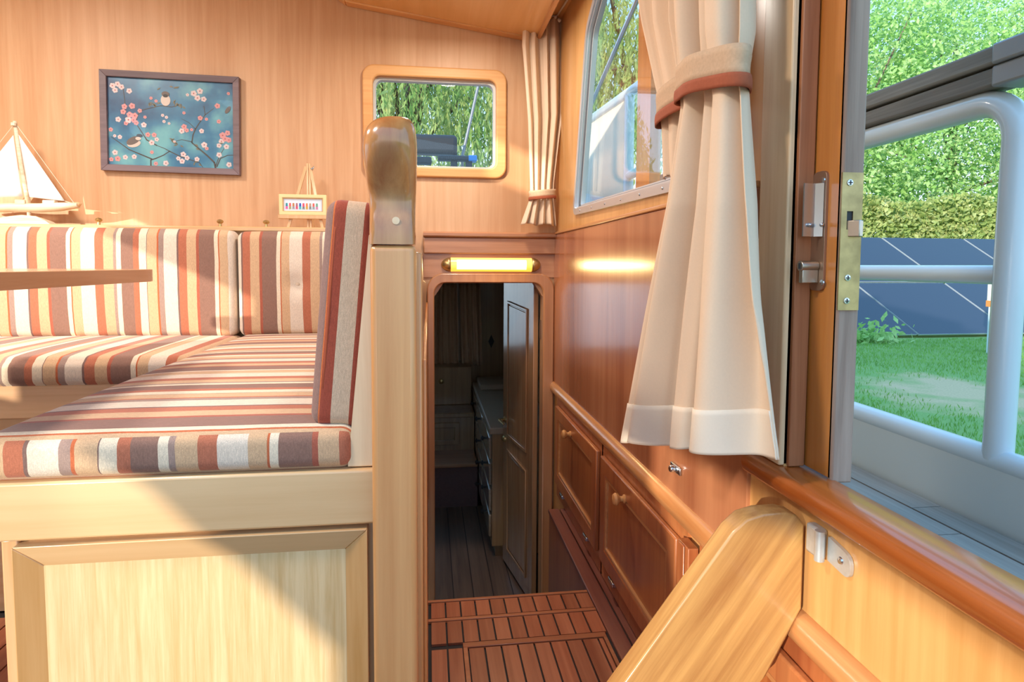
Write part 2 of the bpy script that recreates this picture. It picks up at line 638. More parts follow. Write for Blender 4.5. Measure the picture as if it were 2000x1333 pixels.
# --- sill of the side door
prof = [(.500, .604), (.495, .609), (.493, .620), (.496, .630), (.504, .635), (.556, .635), (.563, .630), (.563, .604)]
si = MB().loft([[(p[0], y, p[1]) for p in prof] for y in (.905, -.9)])
struct(si.build('window_sill', W_SILL, smooth=True, autosm=45), 'glossy orange varnished sill of the side door opening', 'sill')

# --- unseen left wall, raised and pierced to shape the sun patches
lw = MB().plate([(-2.75, -.6), (2.5, -.6), (2.5, 2.15), (.30, 2.15), (.30, 2.62), (-2.75, 2.62)],
                [[(.62, .84), (1.95, .84), (1.95, 1.475), (.62, 1.21)],
                 [(-.30, .25), (-.30, 1.02), (-.45, 1.05), (-.72, 1.10), (-.85, 1.05), (-1.10, .84), (-1.10, .25)],
                 [(-1.75, .25), (-1.52, .86), (-1.45, 1.03), (-1.32, 1.09), (-1.32, 1.22), (-2.65, 1.27), (-2.65, .25)],
                 [(-.25, 1.84), (.10, 1.88), (.10, 2.06), (-.25, 2.0)]], FX, LWX - .04, LWX)
struct(lw.build('wall_left', W_WALL), 'unseen honey-coloured veneer wall on the far left, openings cut to shape the sunlight', 'wall')

# --- ceiling and overhead panel
ce = MB()
ce.hexa([(.60, .30, 1.885), (-.90, .30, 2.085), (-.90, 2.55, 2.085), (.60, 2.55, 1.885)], [(.60, .30, 1.925), (-.90, .30, 2.125), (-.90, 2.55, 2.125), (.60, 2.55, 1.925)])
ce.hexa([(-.90, .30, 2.085), (LWX - .04, .30, 2.085), (LWX - .04, 2.55, 2.085), (-.90, 2.55, 2.085)], [(-.90, .30, 2.125), (LWX - .04, .30, 2.125), (LWX - .04, 2.55, 2.125), (-.90, 2.55, 2.125)])
ceil = struct(ce.build('ceiling', W_CEIL), 'sloping wooden wheelhouse ceiling', 'ceiling')
slope = (1.822 - 1.919) / (.428 + .284)
cz = lambda x: 1.822 + slope * (x - .428)
op = MB().hexa([(.425, .2, cz(.425) + .006), (-.30, .2, cz(-.30) + .006), (-.30, 2.47, cz(-.30) + .006), (.425, 2.47, cz(.425) + .006)],
               [(.425, .2, cz(.425) + .06), (-.30, .2, cz(-.30) + .06), (-.30, 2.47, cz(-.30) + .06), (.425, 2.47, cz(.425) + .06)])
op.build('overhead_panel', W_CEIL, ceil)
tm = MB().hexa([(.435, 2.455, cz(.435)), (-.31, 2.455, cz(-.31)), (-.31, 2.499, cz(-.31)), (.435, 2.499, cz(.435))],
               [(.435, 2.455, cz(.435) + .055), (-.31, 2.455, cz(-.31) + .055), (-.31, 2.499, cz(-.31) + .055), (.435, 2.499, cz(.435) + .055)])
tm.hexa([(-.31, 2.455, cz(-.31)), (-.39, 2.455, cz(-.31) + .05), (-.39, 2.499, cz(-.31) + .05), (-.31, 2.499, cz(-.31))],
        [(-.31, 2.455, cz(-.31) + .055), (-.39, 2.455, cz(-.31) + .10), (-.39, 2.499, cz(-.31) + .10), (-.31, 2.499, cz(-.31) + .055)])
tm.build('edge_trim', wood('edge_trim_wood', 'dda468', 'c88a4c', 'X', .8, .3, .4), ceil, bevel=.004)
tm = MB().hexa([(.440, .2, cz(.440) - .004), (.422, .2, cz(.422) - .002), (.422, 2.497, cz(.422) - .002), (.440, 2.497, cz(.440) - .004)],
               [(.440, .2, cz(.440) + .055), (.422, .2, cz(.422) + .055), (.422, 2.497, cz(.422) + .055), (.440, 2.497, cz(.440) + .055)])
tm.build('edge_trim', W_LOCKH, ceil, bevel=.003)

# --- floors: planks with caulk, hatch frames
fl = MB().box(-.012, .519, -.9, 1.660, -.05, -.006)
fl.box(-.012, .519, 1.640, 1.660, -.6, -.05)
floor = struct(fl.build('floor', BLACK, origin=(.25, .5, 0)), 'red-brown teak floor of the passage with black caulk lines', 'floor')
pw, gap = .0405, .0045


def planks(x0, x1, y0, y1, parent, first=None):
    x = x0
    w = first or pw
    while x < x1 - .008:
        xe = min(x + w - gap, x1)
        MB().box(x, xe, y0, y1, -.006, 0).build('plank', W_TEAKF, parent)
        x += w
        w = pw


planks(.004, .446, 1.575, 1.648, floor)                 # front row
planks(.004, .446, 1.463, 1.556, floor)                 # narrow hatch
planks(.004, .078, .2, 1.440, floor)                    # border left of the hatch
planks(.094, .428, .2, 1.436, floor)                    # large hatch
for (a, b, c, d) in ((-.010, .446, 1.651, 1.662), (-.010, .446, 1.559, 1.571), (.080, .440, 1.440, 1.459), (.080, .091, .2, 1.440), (.431, .440, .2, 1.440)):
    MB().box(a, b, c, d, -.006, .0015).build('hatch_edge', W_TEAKX, floor, bevel=.001)
# side ledge under the lockers
MB().box(.448, .490, .2, 2.25, -.012, .002).build('side_plank', wood('ledge_wood', '9a6250', '744236', 'Y', .9, .3, .3, .5), floor, bevel=.003)
MB().box(.4945, .519, .2, 2.25, -.012, .0).build('side_plank', MATS['ledge_wood'], floor)
MB().box(.452, .519, 1.66, 2.245, -.58, -.014).build('ledge_face', W_LOCK, floor)

lf = MB().box(LWX, -.05, .3, 2.5, -.05, -.006)
lfloor = struct(lf.build('floor', BLACK, origin=(-1.0, 1.2, 0)), 'red-brown teak floor under the dining table', 'floor')
x = -1.35
while x < -.62:
    MB().box(x, min(x + .050, -.612), .5, 1.72, -.006, 0).build('plank', W_TEAKF, lfloor)
    x += .0545

# ================================================================== FORWARD WALL FITTINGS
# window_1
ow = thing('window_1', 'small rounded window in the front bulkhead with wooden frame', 'window', (.03, FWY, 1.27), kind='structure')
A = rrect(-.252, .312, 1.277, 1.706, .045)
B = rrect(wx0, wx1, wz0, wz1, .03)
f0 = MB().ringplate(A, B, FY, FWY + .0, FWY - .018)
f0.build('frame', W_FRAME, ow, bevel=.007, seg=3)
MB().ringplate(B, rrect(wx0 + .009, wx1 - .009, wz0 + .009, wz1 - .009, .028), FY, FWY + .012, FWY + .045).build('gasket', plain('gasket', 'c8c8c4', .5), ow)
MB().plate(rrect(wx0 + .004, wx1 - .004, wz0 + .004, wz1 - .004, .03), [], FY, FWY + .030, FWY + .034).build('pane', GLASS, ow)

# moulding above the cabin door
t4 = thing('trim_4', 'brown moulding across the wall above the cabin door lamp', 'trim', (.25, FWY, .975), kind='structure')
MB().loft([[(x, FWY - p[0], p[1]) for p in [(0, 1.040), (.030, 1.040), (.036, 1.046), (.036, 1.056), (.030, 1.062), (0, 1.062)]] for x in (-.02, .516)]).build('cap', W_TRIM, t4, smooth=True, autosm=45)
MB().box(-.02, .516, FWY - .022, FWY, .975, 1.040).build('board', W_TRIM, t4, bevel=.004)
MB().box(-.02, .516, FWY - .006, FWY, .88, .975).build('backing', W_TRIM, t4)

# door frame of the cabin door: an arch with round corners
def arch(x0, x1, zb, zt, r, n=7):
    pts = [(x0, zb)]
    for k in range(n + 1):
        a = math.radians(180 - 90 * k / n)
        pts.append((x0 + r + r * math.cos(a), zt - r + r * math.sin(a)))
    for k in range(n + 1):
        a = math.radians(90 - 90 * k / n)
        pts.append((x1 - r + r * math.cos(a), zt - r + r * math.sin(a)))
    pts.append((x1, zb))
    return pts


df = thing('door_2', 'rounded wooden frame around the opening to the front cabin', 'door frame', (.245, FWY, -.57), kind='structure')
A_, B_ = arch(-.006, .512, -.57, .896, .065), arch(.022, .467, -.57, .857, .045)
mb = MB()
n = len(A_)
vs, fs = [], []
for t in (FWY - .022, FWY + .06):
    vs += [(p[0], t, p[1]) for p in A_] + [(p[0], t, p[1]) for p in B_]
for i in range(n - 1):
    fs += [(i, i + 1, n + i + 1, n + i), (2 * n + i, 3 * n + i, 3 * n + i + 1, 2 * n + i + 1), (i, 2 * n + i, 2 * n + i + 1, i + 1), (n + i, n + i + 1, 3 * n + i + 1, 3 * n + i)]
mb.add(vs, fs)
mb.build('frame', wood('door_frame_wood', 'c48c62', 'a87048', 'Z', .8, .32, .35), df, bevel=.005)

# lamp above the cabin door
lp = thing('wall_lamp', 'lit tubular wall lamp with brass end caps above the cabin door', 'lamp', (.25, FWY - .006, .93))
half = lambda r, x: [(x, FWY - .006 - r * 1.0 * math.sin(a), .931 + r * math.cos(a)) for a in [math.pi * k / 14 for k in range(15)]]
MB().loft([half(.028, .088), half(.028, .418)]).build('glass_cover', plain('lamp_cover', 'ffe08a', .25, emit='ffc840', estr=.7), lp, smooth=True, autosm=40)
core = lambda r, x: [(x, FWY - .006 - r * math.sin(a), .931 + r * math.cos(a)) for a in [math.radians(48 + 84 * k / 10) for k in range(11)]]
MB().loft([core(.0288, .112), core(.0288, .394)]).build('lit_tube', plain('lamp_tube', 'fff4d8', .3, emit='fff0c0', estr=1.1), lp, smooth=True, autosm=40)
for s, xe in ((-1, .088), (1, .418)):
    MB().loft([half(max(.001, .029 * math.cos(math.pi / 2 * k / 6)), xe + s * .038 * math.sin(math.pi / 2 * k / 6)) for k in range(7)]).build('end_cap', BRASS, lp, smooth=True)
pl = bpy.data.lights.new('lamp_light', 'AREA')
pl.shape = 'RECTANGLE'
pl.size, pl.size_y, pl.energy, pl.color = .28, .03, .4, (1, .76, .32)
po = bpy.data.objects.new('lamp_light', pl)
po.location = (0.0, -.045, 0.0)
po.rotation_euler = (math.radians(-50), 0, 0)
po.parent = lp
C.objects.link(po)

# cabin door, swung open into the cabin
ang = math.radians(80)
hx, hy = .462, 2.565
dd = thing('door_1', 'narrow panelled wooden door standing open into the front cabin', 'door', (hx, hy, -.56), kind='structure')
ux, uy = -math.cos(ang), math.sin(ang)           # along the leaf from the hinge
nx, ny = -uy, ux                                  # towards the passage


def dpt(u, v, t): return (hx + ux * u + nx * t, hy + uy * u + ny * t, v)


leaf_o = arch(0, .435, -.55, .845, .04)
MB().plate([(0, -.55), (.435, -.55), (.435, .872), (0, .872)], [], dpt, 0, .022).build('leaf', W_CDOOR, dd, bevel=.003)
for z0, z1 in ((-.47, .04), (.10, .76)):
    ring = [(.075, z0), (.36, z0), (.36, z1), (.075, z1 - .02)]
    MB().ringplate(ring, offset_poly(ring, .014), dpt, .022, .029).build('moulding', W_CDOOR, dd, bevel=.003)
    MB().plate(offset_poly(ring, .02), [], dpt, .022, .025).build('panel', W_CDOOR, dd, bevel=.002)
hd = MB().lathe([(0, .016), (.004, .016), (.006, .008), (.03, .008)], dpt(.405, .17, .022), (nx, ny, 0), 12)
hd.tube([dpt(.405, .17, .05), dpt(.39, .172, .052), dpt(.33, .168, .05)], [.007, .007, .005], 8)
hd.build('handle', BRASS, dd, smooth=True, autosm=40)
MB().lathe([(0, .018), (.005, .018), (.012, .012), (.018, .002)], dpt(.405, .075, .022), (nx, ny, 0), 12).build('lock_rose', BRASS, dd, smooth=True, autosm=40)
hi = MB()
MB().box(.4655, .4675, 2.515, 2.56, .62, .70).build('hinge', BRONZE, dd)

# ------------------------------------------------------------------ front cabin beyond the door
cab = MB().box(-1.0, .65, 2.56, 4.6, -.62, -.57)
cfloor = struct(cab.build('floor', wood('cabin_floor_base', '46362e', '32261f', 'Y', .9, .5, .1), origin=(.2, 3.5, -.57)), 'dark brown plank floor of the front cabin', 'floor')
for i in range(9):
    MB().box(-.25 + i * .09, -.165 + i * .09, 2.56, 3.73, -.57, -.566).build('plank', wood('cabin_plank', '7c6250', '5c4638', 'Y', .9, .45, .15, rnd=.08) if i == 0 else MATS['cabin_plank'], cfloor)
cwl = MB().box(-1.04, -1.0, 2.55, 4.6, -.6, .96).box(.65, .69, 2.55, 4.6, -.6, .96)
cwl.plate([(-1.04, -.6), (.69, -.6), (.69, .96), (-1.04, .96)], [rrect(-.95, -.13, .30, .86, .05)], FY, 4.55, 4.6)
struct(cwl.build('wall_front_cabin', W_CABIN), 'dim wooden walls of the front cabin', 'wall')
w3 = thing('window_3', 'cabin window letting daylight onto the open door', 'window', (-.54, 4.55, .30), kind='structure')
MB().ringplate(rrect(-.98, -.10, .27, .89, .06), rrect(-.95, -.13, .30, .86, .05), FY, 4.535, 4.55).build('frame', W_CABIN, w3, bevel=.004)
MB().plate(rrect(-.955, -.125, .295, .865, .05), [], FY, 4.575, 4.579).build('pane', GLASS, w3)
# cabin roof with an open hatch that lets daylight in
cc = MB().plate([(-1.0, 2.55), (.65, 2.55), (.65, 4.6), (-1.0, 4.6)], [[(-.70, 2.72), (-.10, 2.72), (-.10, 3.42), (-.70, 3.42)]], FZ, .92, .96)
struct(cc.build('ceiling', W_CABIN), 'wooden roof of the front cabin with an open hatch', 'ceiling')
stp = thing('cabin_step', 'carpeted step at the far end of the front cabin', 'step', (.1, 3.9, -.57))
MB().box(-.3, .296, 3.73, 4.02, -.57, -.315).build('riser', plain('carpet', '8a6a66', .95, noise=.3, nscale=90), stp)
MB().box(-.3, .296, 3.715, 4.02, -.315, -.295).build('tread', W_TRIM, stp, bevel=.004)
bl = thing('berth_locker', 'low panelled locker under the front cabin curtain', 'locker', (.0, 4.02, -.57))
MB().box(-.3, .296, 4.02, 4.54, -.57, -.075).build('body', W_CABIN, bl)
MB().ringplate([(-.05, -.26), (.20, -.26), (.20, -.11), (-.05, -.11)], [(-.01, -.225), (.165, -.225), (.165, -.145), (-.01, -.145)], FY, 4.02, 4.008).build('door', W_CABIN, bl, bevel=.004)
MB().box(-.3, .296, 4.0, 4.54, -.075, -.045).build('top', W_CABIN, bl, bevel=.005)
MB().box(-.3, .295, 4.25, 4.54, -.045, .22).build('backboard', W_CABIN, bl, bevel=.004)
MB().lathe([(0, .008), (.012, .008), (.016, .017), (.026, .017), (.032, .006)], (.085, 4.25, .125), (0, -1, 0), 12).build('knob', BRASS, bl, smooth=True, autosm=40)
dm = MB().plate([(.44, .36), (.462, .31), (.484, .36), (.462, .41)], [], FY, 4.549, 4.542)
tag(dm.build('wall_vent', RUBBER), 'small dark diamond shaped plate on the far cabin wall', 'vent')


def drape(name, rows, fn, npleat, amp, mat, parent=None, label=None, cat='curtain', nu=150, nv=60, seed=1, group=None, thick=.002, endphase=False, s_from=None, lift=0.0):
    """pleated cloth. rows: (s, left(u,v), right(u,v), amplitude factor); fn(u, v, t) maps to 3-D, t towards the room"""
    rng = random.Random(seed)
    ph = [rng.uniform(-.6, .6) for _ in range(6)]
    if endphase: ph[2], ph[3] = -2 * math.pi * npleat, .0
    mb = MB()
    S = [r[0] for r in rows]

    def at(s):
        for i in range(len(S) - 1):
            if s <= S[i + 1]:
                t = (s - S[i]) / (S[i + 1] - S[i])
                a, b = rows[i], rows[i + 1]
                q = t * t * (3 - 2 * t) * .5 + t * .5
                L_ = [a[1][k] + (b[1][k] - a[1][k]) * q for k in (0, 1)]
                R_ = [a[2][k] + (b[2][k] - a[2][k]) * q for k in (0, 1)]
                return L_, R_, a[3] + (b[3] - a[3]) * q
        return rows[-1][1], rows[-1][2], rows[-1][3]
    vs = []
    for j in range(nv + 1):
        s0 = S[0] if s_from is None else s_from
        s = s0 + (S[-1] - s0) * j / nv
        L_, R_, am = at(s)
        for i in range(nu + 1):
            u = i / nu
            uu = u + .018 * math.sin(2 * math.pi * (2.3 * u + ph[0])) + .012 * math.sin(6.3 * u * 3 + 4 * s + ph[1])
            w = 2 * math.pi * npleat * uu
            k = math.sin(w + ph[2] + .5 * math.sin(3 * s + ph[3]))
            k = math.copysign(abs(k) ** .75, k)
            t = am * amp * (k + .35 * math.sin(.47 * w + ph[4]) + .14 * math.sin(2.3 * w + ph[5] + 2 * s))
            side = am * amp * .35 * math.sin(2 * w + ph[1])
            x = L_[0] + (R_[0] - L_[0]) * u + side * (1 if R_[0] > L_[0] else -1) * .4
            z = L_[1] + (R_[1] - L_[1]) * u
            if s > .985: z += .004 * math.sin(w * .5 + ph[0])
            vs.append(fn(x, z, t + lift))
    fs = [(j * (nu + 1) + i, j * (nu + 1) + i + 1, (j + 1) * (nu + 1) + i + 1, (j + 1) * (nu + 1) + i) for j in range(nv) for i in range(nu)]
    mb.add(vs, fs)
    o = mb.build(name, mat, parent, smooth=True, flip=False)
    sd = o.modifiers.new('thick', 'SOLIDIFY')
    sd.thickness = thick
    if label: tag(o, label, cat, group)
    return o


cfn = lambda u, v, t: (u, 4.42 - t, v)
cct = thing('cabin_curtain', 'pair of dim beige curtains on the far wall of the front cabin', 'curtain', (.2, 4.42, .2))
drape('cloth', [(0, (-.08, .80), (.20, .80), 1), (1, (-.10, .205), (.215, .205), 1.1)], cfn, 7, .014, CURT2, cct, nu=90, nv=8, seed=3)
drape('cloth', [(0, (.215, .80), (.365, .80), 1), (1, (.235, .205), (.385, .205), 1.1)], cfn, 4, .014, CURT2, cct, nu=60, nv=8, seed=5)

# galley counter with drawers on the right of the cabin
gc = thing('drawer_cabinet', 'long wooden counter with rows of drawers in the front cabin', 'cabinet', (.48, 3.6, -.57))
MB().box(.315, 0.645, 3.03, 4.24, -.50, .08).build('body', W_CABIN, gc)
MB().box(.335, 0.645, 3.06, 4.24, -.565, -.50).build('plinth', W_CABIN, gc)
MB().box(.300, 0.645, 3.015, 4.24, .08, .115).build('worktop', plain('counter_laminate', 'b09a80', .5, noise=.1), gc, bevel=.006)
MB().box(.330, 0.645, 3.95, 4.24, .115, .15).build('splashback', MATS['counter_laminate'], gc, bevel=.005)
W_DRAW = wood('drawer_front', 'b8a48c', '96826c', 'Y', .8, .18, .6)
for col in range(3):
    for row in range(4):
        y0 = 3.06 + col * .42
        z1 = .055 - row * .135
        d_ = MB().box(.301, .315, y0, y0 + .39, z1 - .115, z1).build('drawer', W_DRAW, gc, bevel=.006)
        MB().lathe([(0, .006), (.010, .006), (.013, .013), (.020, .013), (.024, .004)], (.301, y0 + .195, z1 - .058), (-1, 0, 0), 10).build('knob', RUBBER, d_, smooth=True, autosm=40)

# ================================================================== RIGHT WALL FITTINGS
# window_2: aluminium framed side window
w2 = thing('window_2', 'large aluminium framed side window with raked front edge', 'window', (RWX, 1.6, 1.08), kind='structure')
P0 = wp_r
P1 = offset_poly(wp_r, .022)
P2 = offset_poly(wp_r, .036)
MB().ringplate(P0, P1, FX, RWX - .008, RWX + .012).build('flange', ALU, w2, bevel=.003)
MB().ringplate(P1, offset_poly(wp_r, .027), FX, RWX - .002, RWX + .028).build('channel', plain('bright_alu', 'd4d8dc', .35, .6), w2, bevel=.001)
MB().ringplate(offset_poly(wp_r, .026), offset_poly(wp_r, .031), FX, RWX + .006, RWX + .028).build('rubber_seal', plain('grey_seal', '7c8288', .6), w2)
MB().ringplate(offset_poly(wp_r, .030), P2, FX, RWX + .011, RWX + .028).build('inner_channel', MATS['bright_alu'], w2, bevel=.001)
MB().plate(offset_poly(wp_r, .03), [], FX, RWX + .019, RWX + .023).build('pane', GLASS, w2)
for y in np.linspace(1.16, 2.06, 7):
    MB().lathe([(0, .0035), (.0015, .003), (.002, .0005)], (RWX - .008, y, 1.0965 + .0215 * (y - 1.12)), (-1, 0, 0), 8).build('screw', STEEL, w2, smooth=True)

# lockers on the right wall below the rail
W_LP = wood('locker_panel', 'bf7a44', '9a5228', 'Z', .8, .28, .45, .5)


def locker(y0, y1, label, knob):
    lk = thing('wall_locker', label, 'locker', (RWX, (y0 + y1) / 2, .04), 'lockers under the rail on the right wall')
    X = RWX
    MB().box(X - .008, X + .001, y0 - .028, y1 + .028, .003, .404).build('face_frame', W_LOCK, lk)
    rect = lambda a: [(y0 + a, .062 + a), (y1 - a, .062 + a), (y1 - a, .374 - a), (y0 + a, .374 - a)]
    dr = MB().ringplate(rect(0), rect(.048), FX, X - .022, X - .008).build('door', W_LOCK, lk, bevel=.004)
    MB().ringplate(rect(.046), rect(.058), FX, X - .020, X - .008).build('moulding', W_LOCKH, dr, bevel=.003)
    MB().plate(rect(.05), [], FX, X - .013, X - .008).build('panel', W_LP, dr)
    if knob:
        MB().lathe([(0, .011), (.003, .011), (.005, .007), (.013, .007), (.018, .014), (.024, .0165), (.030, .013), (.033, .003)], (X - .022, knob, .332), (-1, 0, 0), 16).build('knob', W_FRAME, dr, smooth=True, autosm=40)
    for yy in (y0 + .12, y1 - .12):
        MB().box(X - .024, X - .008, yy - .022, yy + .022, .047, .060).build('hinge', STEEL, dr, bevel=.002)
    return lk


locker(1.765, 2.365, 'shaded locker with wooden knob nearest the cabin door', 2.10)
locker(1.165, 1.72, 'locker with wooden knob between the far locker and the ladder', 1.49)
locker(.50, 1.055, 'locker behind the ladder, partly in sunlight', None)
vs_ = MB().box(RWX - .03, RWX - .008, 1.085, 1.135, .06, .39)
vs_.box(RWX - .034, RWX - .030, 1.098, 1.122, .06, .39)
o = tag(vs_.build('locker_stile', W_LOCK, bevel=.003), 'narrow upright wooden stile between two lockers beside the ladder', 'stile')
for z in (.30,):
    MB().lathe([(0, .005), (.002, .004), (.003, .001)], (RWX - .034, 1.11, z), (-1, 0, 0), 8).build('screw', STEEL, o)
ct = MB().box(RWX - .012, RWX - .006, 1.175, 1.225, .500, .516)
ct.lathe([(0, .008), (.008, .008), (.012, .006)], (RWX - .012, 1.20, .508), (-1, 0, 0), 10)
tag(ct.build('wall_catch', STEEL, bevel=.002), 'small metal catch on the wall below the long curtain', 'catch')

# side sliding door, slid open forward along the outside of the wall
sd_ = thing('door_3', 'sliding side door with weathered edge, slid open outside the wall', 'door', (.59, 1.2, .61), kind='structure')
DX = .550                                   # inner face of the leaf
DY = onX(1640, 500, DX).y                   # its aft edge
EX = onY(1690, 300, DY).x
MB().plate([(DY + .004, .637), (1.60, .637), (1.60, 1.86), (DY + .004, 1.86)], [rrect(.94, 1.50, 1.10, 1.66, .03)], FX, DX, DX + .028).build('leaf', W_ORANGE, sd_)
MB().box(DX, EX, DY, DY + .010, .630, 1.95).build('edge_strip', W_GREY, sd_, bevel=.003)
MB().plate(rrect(.935, 1.505, 1.095, 1.665, .03), [], FX, DX + .011, DX + .015).build('pane', GLASS, sd_)
# bronze lock plate with pull and cylinder on the inside
ya, yb = onX(1616, 450, DX).y, .8235
za, zb = onX(1600, 568, DX).z, onX(1600, 337, DX).z
MB().plate(round_poly([(ya, za), (yb, za), (yb, zb), (ya, zb)], .010), [], FX, DX - .004, DX).build('lock_plate', BRONZE, sd_, bevel=.0012)
p0, p1 = onX(1604, 462, DX - .006), onX(1586, 362, DX - .006)
q0 = onX(1563, 411, DX - .024).y
for (a, b_) in ((( DX - .004, p0.y), (DX - .012, .806)), ((DX - .012, .806), (DX - .030, .804))):
    d_ = Vector((b_[0] - a[0], b_[1] - a[1])).normalized() * .0012
    n_ = (-d_.y, d_.x)
    MB().hexa([(a[0] - n_[0], a[1] - n_[1], p0.z), (b_[0] - n_[0], b_[1] - n_[1], p0.z), (b_[0] + n_[0], b_[1] + n_[1], p0.z), (a[0] + n_[0], a[1] + n_[1], p0.z)],
              [(a[0] - n_[0], a[1] - n_[1], p1.z), (b_[0] - n_[0], b_[1] - n_[1], p1.z), (b_[0] + n_[0], b_[1] + n_[1], p1.z), (a[0] + n_[0], a[1] + n_[1], p1.z)]).build('pull', STEEL, sd_)
pz = p0.z + .016
for xx, yy in ((DX - .020, .8035), (DX - .007, .796)):
    MB().lathe([(0, .003), (.004, .0025), (.005, .0005)], (xx, yy, pz), (-.4, -1, 0), 10).build('pull_screw', STEEL, sd_, smooth=True)
cz_ = onX(1583, 520, DX - .02).z
cy = MB().lathe([(0, .0075), (.026, .0075)], (DX - .004, .808, cz_), (-1, 0, 0), 14)
cy.box(DX - .028, DX - .004, .8035, .8125, cz_ - .024, cz_ - .003)
cyl = cy.build('lock_cylinder', plain('nickel', 'b8b0a4', .35, 1.0), sd_, bevel=.001)
MB().box(DX - .0315, DX - .0300, .807, .809, cz_ - .004, cz_ + .004).build('keyhole', RUBBER, cyl)
for pp_ in ((1608, 352), (1606, 552)):
    q_ = onX(*pp_, DX - .004)
    MB().lathe([(0, .0045), (.0012, .004), (.0016, .001)], q_, (-1, 0, 0), 10).build('screw', STEEL, sd_)
# brass faceplate on the door edge
f0, f1 = onY(1644, 337, DY), onY(1674, 606, DY)
sx0, sx1 = onY(1651, 440, DY).x, onY(1663, 440, DY).x
sz0, sz1 = onY(1657, 449, DY).z, onY(1657, 413, DY).z
MB().plate([(f0.x, f1.z), (f1.x, f1.z), (f1.x, f0.z), (f0.x, f0.z)], [[(sx0, sz0), (sx1, sz0), (sx1, sz1), (sx0, sz1)]], FY, DY - .0025, DY).build('faceplate', BRASSW, sd_)
MB().box(sx0, sx1, DY - .0006, DY, sz0, sz1).build('latch_slot', RUBBER, sd_)
lz0, lz1 = onY(1668, 463, DY).z, onY(1668, 431, DY).z
lx0, lx1 = onY(1652, 445, DY).x, onY(1680, 445, DY).x
lb = MB().hexa([(lx0, DY, lz0), (lx1, DY, lz0), (lx1, DY - .006, lz0), (lx0 + .010, DY - .014, lz0)], [(lx0, DY, lz1), (lx1, DY, lz1), (lx1, DY - .006, lz1), (lx0 + .010, DY - .014, lz1)])
lb.build('latch_bolt', plain('worn_steel', 'b4aca0', .35, 1.0), sd_, bevel=.001)
for pp_ in ((1660, 357), (1655, 543), (1653, 588)):
    q_ = onY(*pp_, DY - .0025)
    xx, z = q_.x, q_.z
    sc = MB().lathe([(0, .0045), (.0012, .0043), (.0016, .001)], (xx, DY - .0025, z), (0, -1, 0), 12).build('screw', STEEL, sd_)
    MB().box(xx - .003, xx + .003, DY - .0046, DY - .0038, z - .0006, z + .0006).box(xx - .0006, xx + .0006, DY - .0046, DY - .0038, z - .003, z + .003).build('cross_slot', RUBBER, sc)

# added fill lamps on the ceiling, out of view, to brighten the cabin
for k, (x, y, z, lab) in enumerate(((-1.50, 1.50, 2.084, 'added round fill lamp above the dining table, out of view'), (-.95, .55, 2.084, 'added round fill lamp above the open space beside the table, out of view'), (.10, 1.98, cz(.10) + .005, 'added round fill lamp on the overhead panel above the passage, out of view'))):
    rl_ = (1, 1, .5)[k]
    cl_ = thing('fill_lamp', lab, 'lamp', (x, y, z), 'added fill lamps')
    MB().lathe([(0, .15 * rl_), (.018, .15 * rl_), (.022, .135 * rl_)], (x, y, z), (0, 0, -1), 28).build('housing', ALU, cl_, smooth=True, autosm=35)
    MB().lathe([(.020, .132 * rl_), (.034 * (rl_ + 1) / 2, .11 * rl_), (.042 * (rl_ + 1) / 2, .06 * rl_), (.044 * (rl_ + 1) / 2, .002)], (x, y, z), (0, 0, -1), 28).build('diffuser', plain('fill_dome', 'fff6e6', .4, emit='fff0d8', estr=3.0) if k == 0 else MATS['fill_dome'], cl_, smooth=True)
    al = bpy.data.lights.new('fill_light', 'AREA')
    al.shape, al.size, al.energy, al.color = 'DISK', .26 * rl_, (15.0, 16.0, 5.5)[k], (1, .92, .82)
    ao = bpy.data.objects.new('fill_light', al)
    ao.location = (0, 0, -.05)
    ao.parent = cl_
    C.objects.link(ao)

# ================================================================== DINETTE
SZ = .68           # seat cushion top
# L-shaped settee carcass
st = thing('settee_base', 'L-shaped wooden settee base with panelled end and pale rail', 'settee', (-.35, .94, 0))
FYE = .955          # end face of the short leg
MB().box(-.600, -.085, FYE, FYE + .02, .02, .535).build('end_board', W_BASEV, st)
MB().box(-.612, -.078, FYE - .020, FYE + .016, .534, .619).build('end_rail', W_BASE, st, bevel=.004)
MB().box(-.608, -.585, FYE - .010, FYE + .012, 0, .534).build('stile', W_BASEV, st, bevel=.003)
# panel door with mitred frame and raised bevel
rect = lambda a, z=.0: [(-.586 + a, .02 + a), (-.094 - a, .02 + a), (-.094 - a, .5275 - a), (-.586 + a, .5275 - a)]
fr_o, fr_i = rect(0), rect(.036)
mt = (W_BASE, W_BASEV)
dr = None
for k in range(4):
    j = (k + 1) % 4
    mb = MB()
    a0, a1, b0, b1 = fr_o[k], fr_o[j], fr_i[k], fr_i[j]
    mb.hexa([(a0[0], FYE - .024, a0[1]), (a1[0], FYE - .024, a1[1]), (b1[0], FYE - .010, b1[1]), (b0[0], FYE - .010, b0[1])],
            [(a0[0], FYE, a0[1]), (a1[0], FYE, a1[1]), (b1[0], FYE, b1[1]), (b0[0], FYE, b0[1])])
    mb.build('door_frame', W_BASE if k % 2 == 0 else wood('maple_dark', 'd2a068', 'b8803e', 'Z', .8, .3, .4) if k == 1 else MATS['maple_dark'], st, bevel=.0015)
MB().plate(rect(.034), [], FY, FYE - .011, FYE).build('door_panel', W_OAK, st)
# leg sides and top
MB().box(-.610, -.595, FYE + .012, 2.30, 0, .60).build('side_board', W_BASEV, st)
MB().box(-.600, -.085, FYE + .016, 2.30, .585, .600).build('top_board', W_BASE, st)
